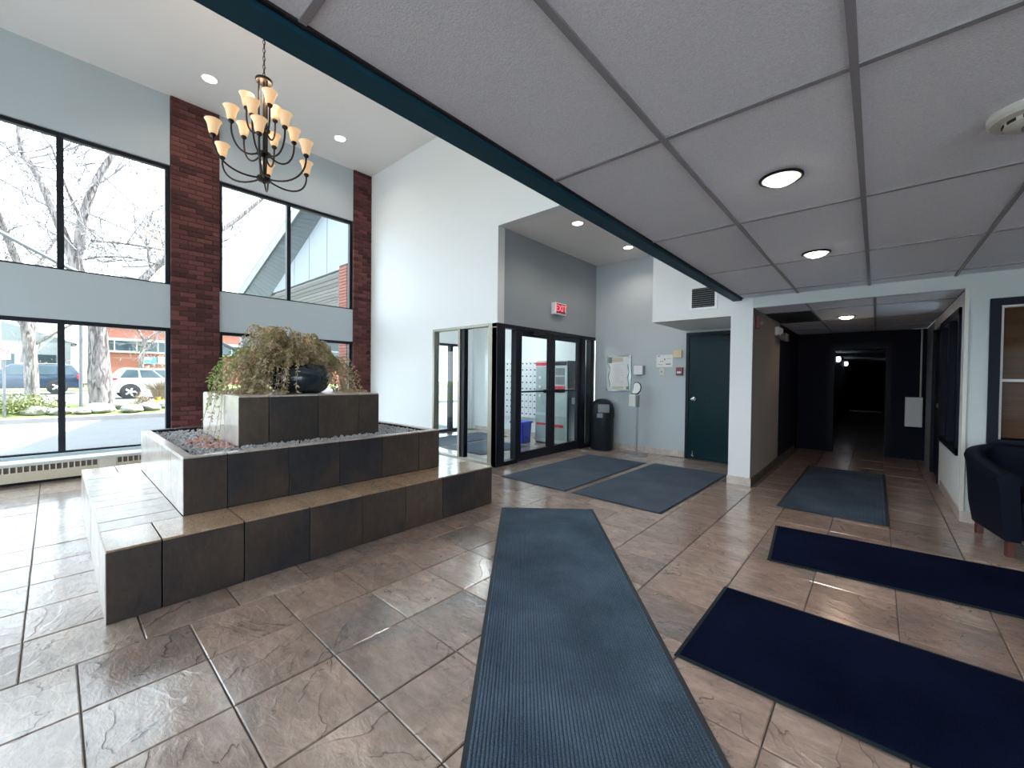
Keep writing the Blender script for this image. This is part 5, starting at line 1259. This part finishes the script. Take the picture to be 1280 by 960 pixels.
for sg in (-1, 1): obj('tail_lamp', MB().prism([(-.01, sg * .86, .86), (.30, sg * .90, .92), (.36, sg * .90, 1.0), (.10, sg * .86, 1.04)], (0, sg * .02, 0)), M['tail'], wc, local=True)

# brick office across the street
of = empty('brick_office', (-56, 14, .12), 'red brick office building with a blue sign across the street', 'building')
obj('wall', MB().box(-66, -55, 2.6, 34, .1, 7.4), M['bricks_far'], of)
obj('window_band', MB().box(-54.95, -54.9, 3.6, 33, 3.55, 4.45), M['car_glass'], of)
obj('ledge', MB().box(-55, -54.8, 2.6, 34, 4.45, 4.7).box(-55, -54.8, 2.6, 34, 3.3, 3.5), M['band'], of)
for i in range(12): obj('mullion', MB().box(-54.93, -54.85, 3.9 + i * 1.6, 4.0 + i * 1.6, 3.5, 4.45), M['band'], of, centre=True)
obj('roof', MB().box(-66.2, -54.7, 2.4, 34.2, 7.4, 7.7), M['band'], of)
obj('sign_board', MB().box(-54.95, -54.85, 5.85, 7.05, 2.27, 2.98), M['sign_blue'], of)
obj('sign_lettering', MB().box(-54.85, -54.83, 5.95, 6.65, 2.66, 2.9).box(-54.85, -54.83, 5.92, 6.1, 2.36, 2.46), M['white'], of)
obj('white_board', MB().box(-54.95, -54.85, 7.15, 7.7, 2.27, 3.0), M['white'], of)
hs = empty('far_house', (-62, -6, .12), 'pale grey house behind the distant trees on the left', 'building')
obj('wall', MB().box(-68, -60, -14, 1.2, .1, 4.2), M['siding'], hs)
obj('roof', MB().prism([(-60, -14.5, 4.2), (-60, 1.7, 4.2), (-60, -6.4, 7.2)], (-8, 0, 0)), M['soffit'], hs)
obj('window', MB().box(-59.98, -59.9, -4, -2.4, 1.6, 3.0), M['car_glass'], hs)
obj('window', MB().box(-59.98, -59.9, -1.2, .2, 1.6, 3.0), M['car_glass'], hs)

# porte-cochere outside the entrance: gable end, soffits, brick piers
pc = empty('entrance_canopy', (-11.5, 6.8, -.15), 'gabled entrance canopy with white panels and brick piers outside the right window', 'canopy')
def rake(x): return 4.17 + (x + 16.6) * .323          # fascia line
ya, yb2 = 4.45, 4.95
def wl(x): return 4.03 + (x + 15.4) * .425             # where the soffit meets the gable wall
xs0, xs1 = -17.2, -8.4
obj('fascia', MB().prism([(xs0, ya, rake(xs0)), (xs1, ya, rake(xs1)), (xs1, ya, rake(xs1) + .28), (xs0, ya, rake(xs0) + .28)], (0, .04, 0)), M['siding'], pc)
nS = 46
for i in range(nS):
    a, c = xs0 + (xs1 - xs0) * i / nS, xs0 + (xs1 - xs0) * (i + 1) / nS - .03
    fa_, fc_ = rake(a) + .02, rake(c) + .02
    q = [(a, ya + .04, fa_), (c, ya + .04, fc_), (c + .35, yb2, wl(c + .35)), (a + .35, yb2, wl(a + .35))]
    obj('soffit_board', MB().add(q + [(x, y, z + .02) for x, y, z in q], [(3, 2, 1, 0), (4, 5, 6, 7), (0, 1, 5, 4), (1, 2, 6, 5), (2, 3, 7, 6), (3, 0, 4, 7)]), M['soffit'], pc, centre=True)
px_ = [-15.2, -14.1, -13.4, -12.3, -11.15, -8.4]
for a, c in zip(px_, px_[1:]):
    obj('gable_panel', MB().prism([(a, yb2, 4.06), (c - .03, yb2, 4.06), (c - .03, yb2, max(wl(c), 4.1)), (a, yb2, max(wl(a), 4.1))], (0, .08, 0)), M['siding'], pc, centre=True)
for i in range(24):
    a = yb2 + .1 + i * .25
    obj('ceiling_board', MB().box(-16.2, -7.85, a, a + .205, 4.02, 4.06), M['plank'], pc, centre=True)
obj('roof', MB().prism([(xs0, ya, rake(xs0) + .28), (xs1 + .5, ya, rake(xs1 + .5) + .28), (xs1 + .5, ya, rake(xs1 + .5) + .36), (xs0, ya, rake(xs0) + .36)], (0, 7.2, 0)), M['soffit'], pc)
obj('ceiling_deck', MB().box(-16.2, -7.85, yb2 + .09, 10.9, 4.06, 4.09), M['dark'], pc)
obj('outer_beam', MB().box(-17.25, -16.95, 4.5, 13, 2.32, 2.78), M['soffit'], pc)
pm = {}
for (x, y) in ((-9.93, 5.0), (-17.1, 4.78), (-17.1, 12.7)):
    pr2 = obj('brick_pier', MB().box(x - .20, x + .20, y - .20, y + .20, -.15, 4.06 if x > -11 else 2.32), M['mortar'], pc)
    if y < 6:
        bmf = MB().box(-.098, .098, -.012, .012, -.03, .03).mesh('brick', M['bricks_far'])
        bms = MB().box(-.012, .012, -.098, .098, -.03, .03).mesh('brick', M['bricks_far'])
        base = Vector((x, y, 0)) - Vector((-11.5, 6.8, -.15))
        for c_ in range(55 if x > -11 else 32):
            for q in (-.1, .1):
                o_ = .05 if c_ % 2 else 0
                inst('brick', bmf, base + Vector((q + o_ * (1 if q < 0 else -1) * .6, -.2, -.1 + c_ * .075)), pr2).location = (x + q - (-11.5), y - .2 - 6.8, -.08 + c_ * .075 + .15)
                inst('brick', bms, (x + .2 + 11.5, y + q - 6.8, -.08 + c_ * .075 + .15), pr2)
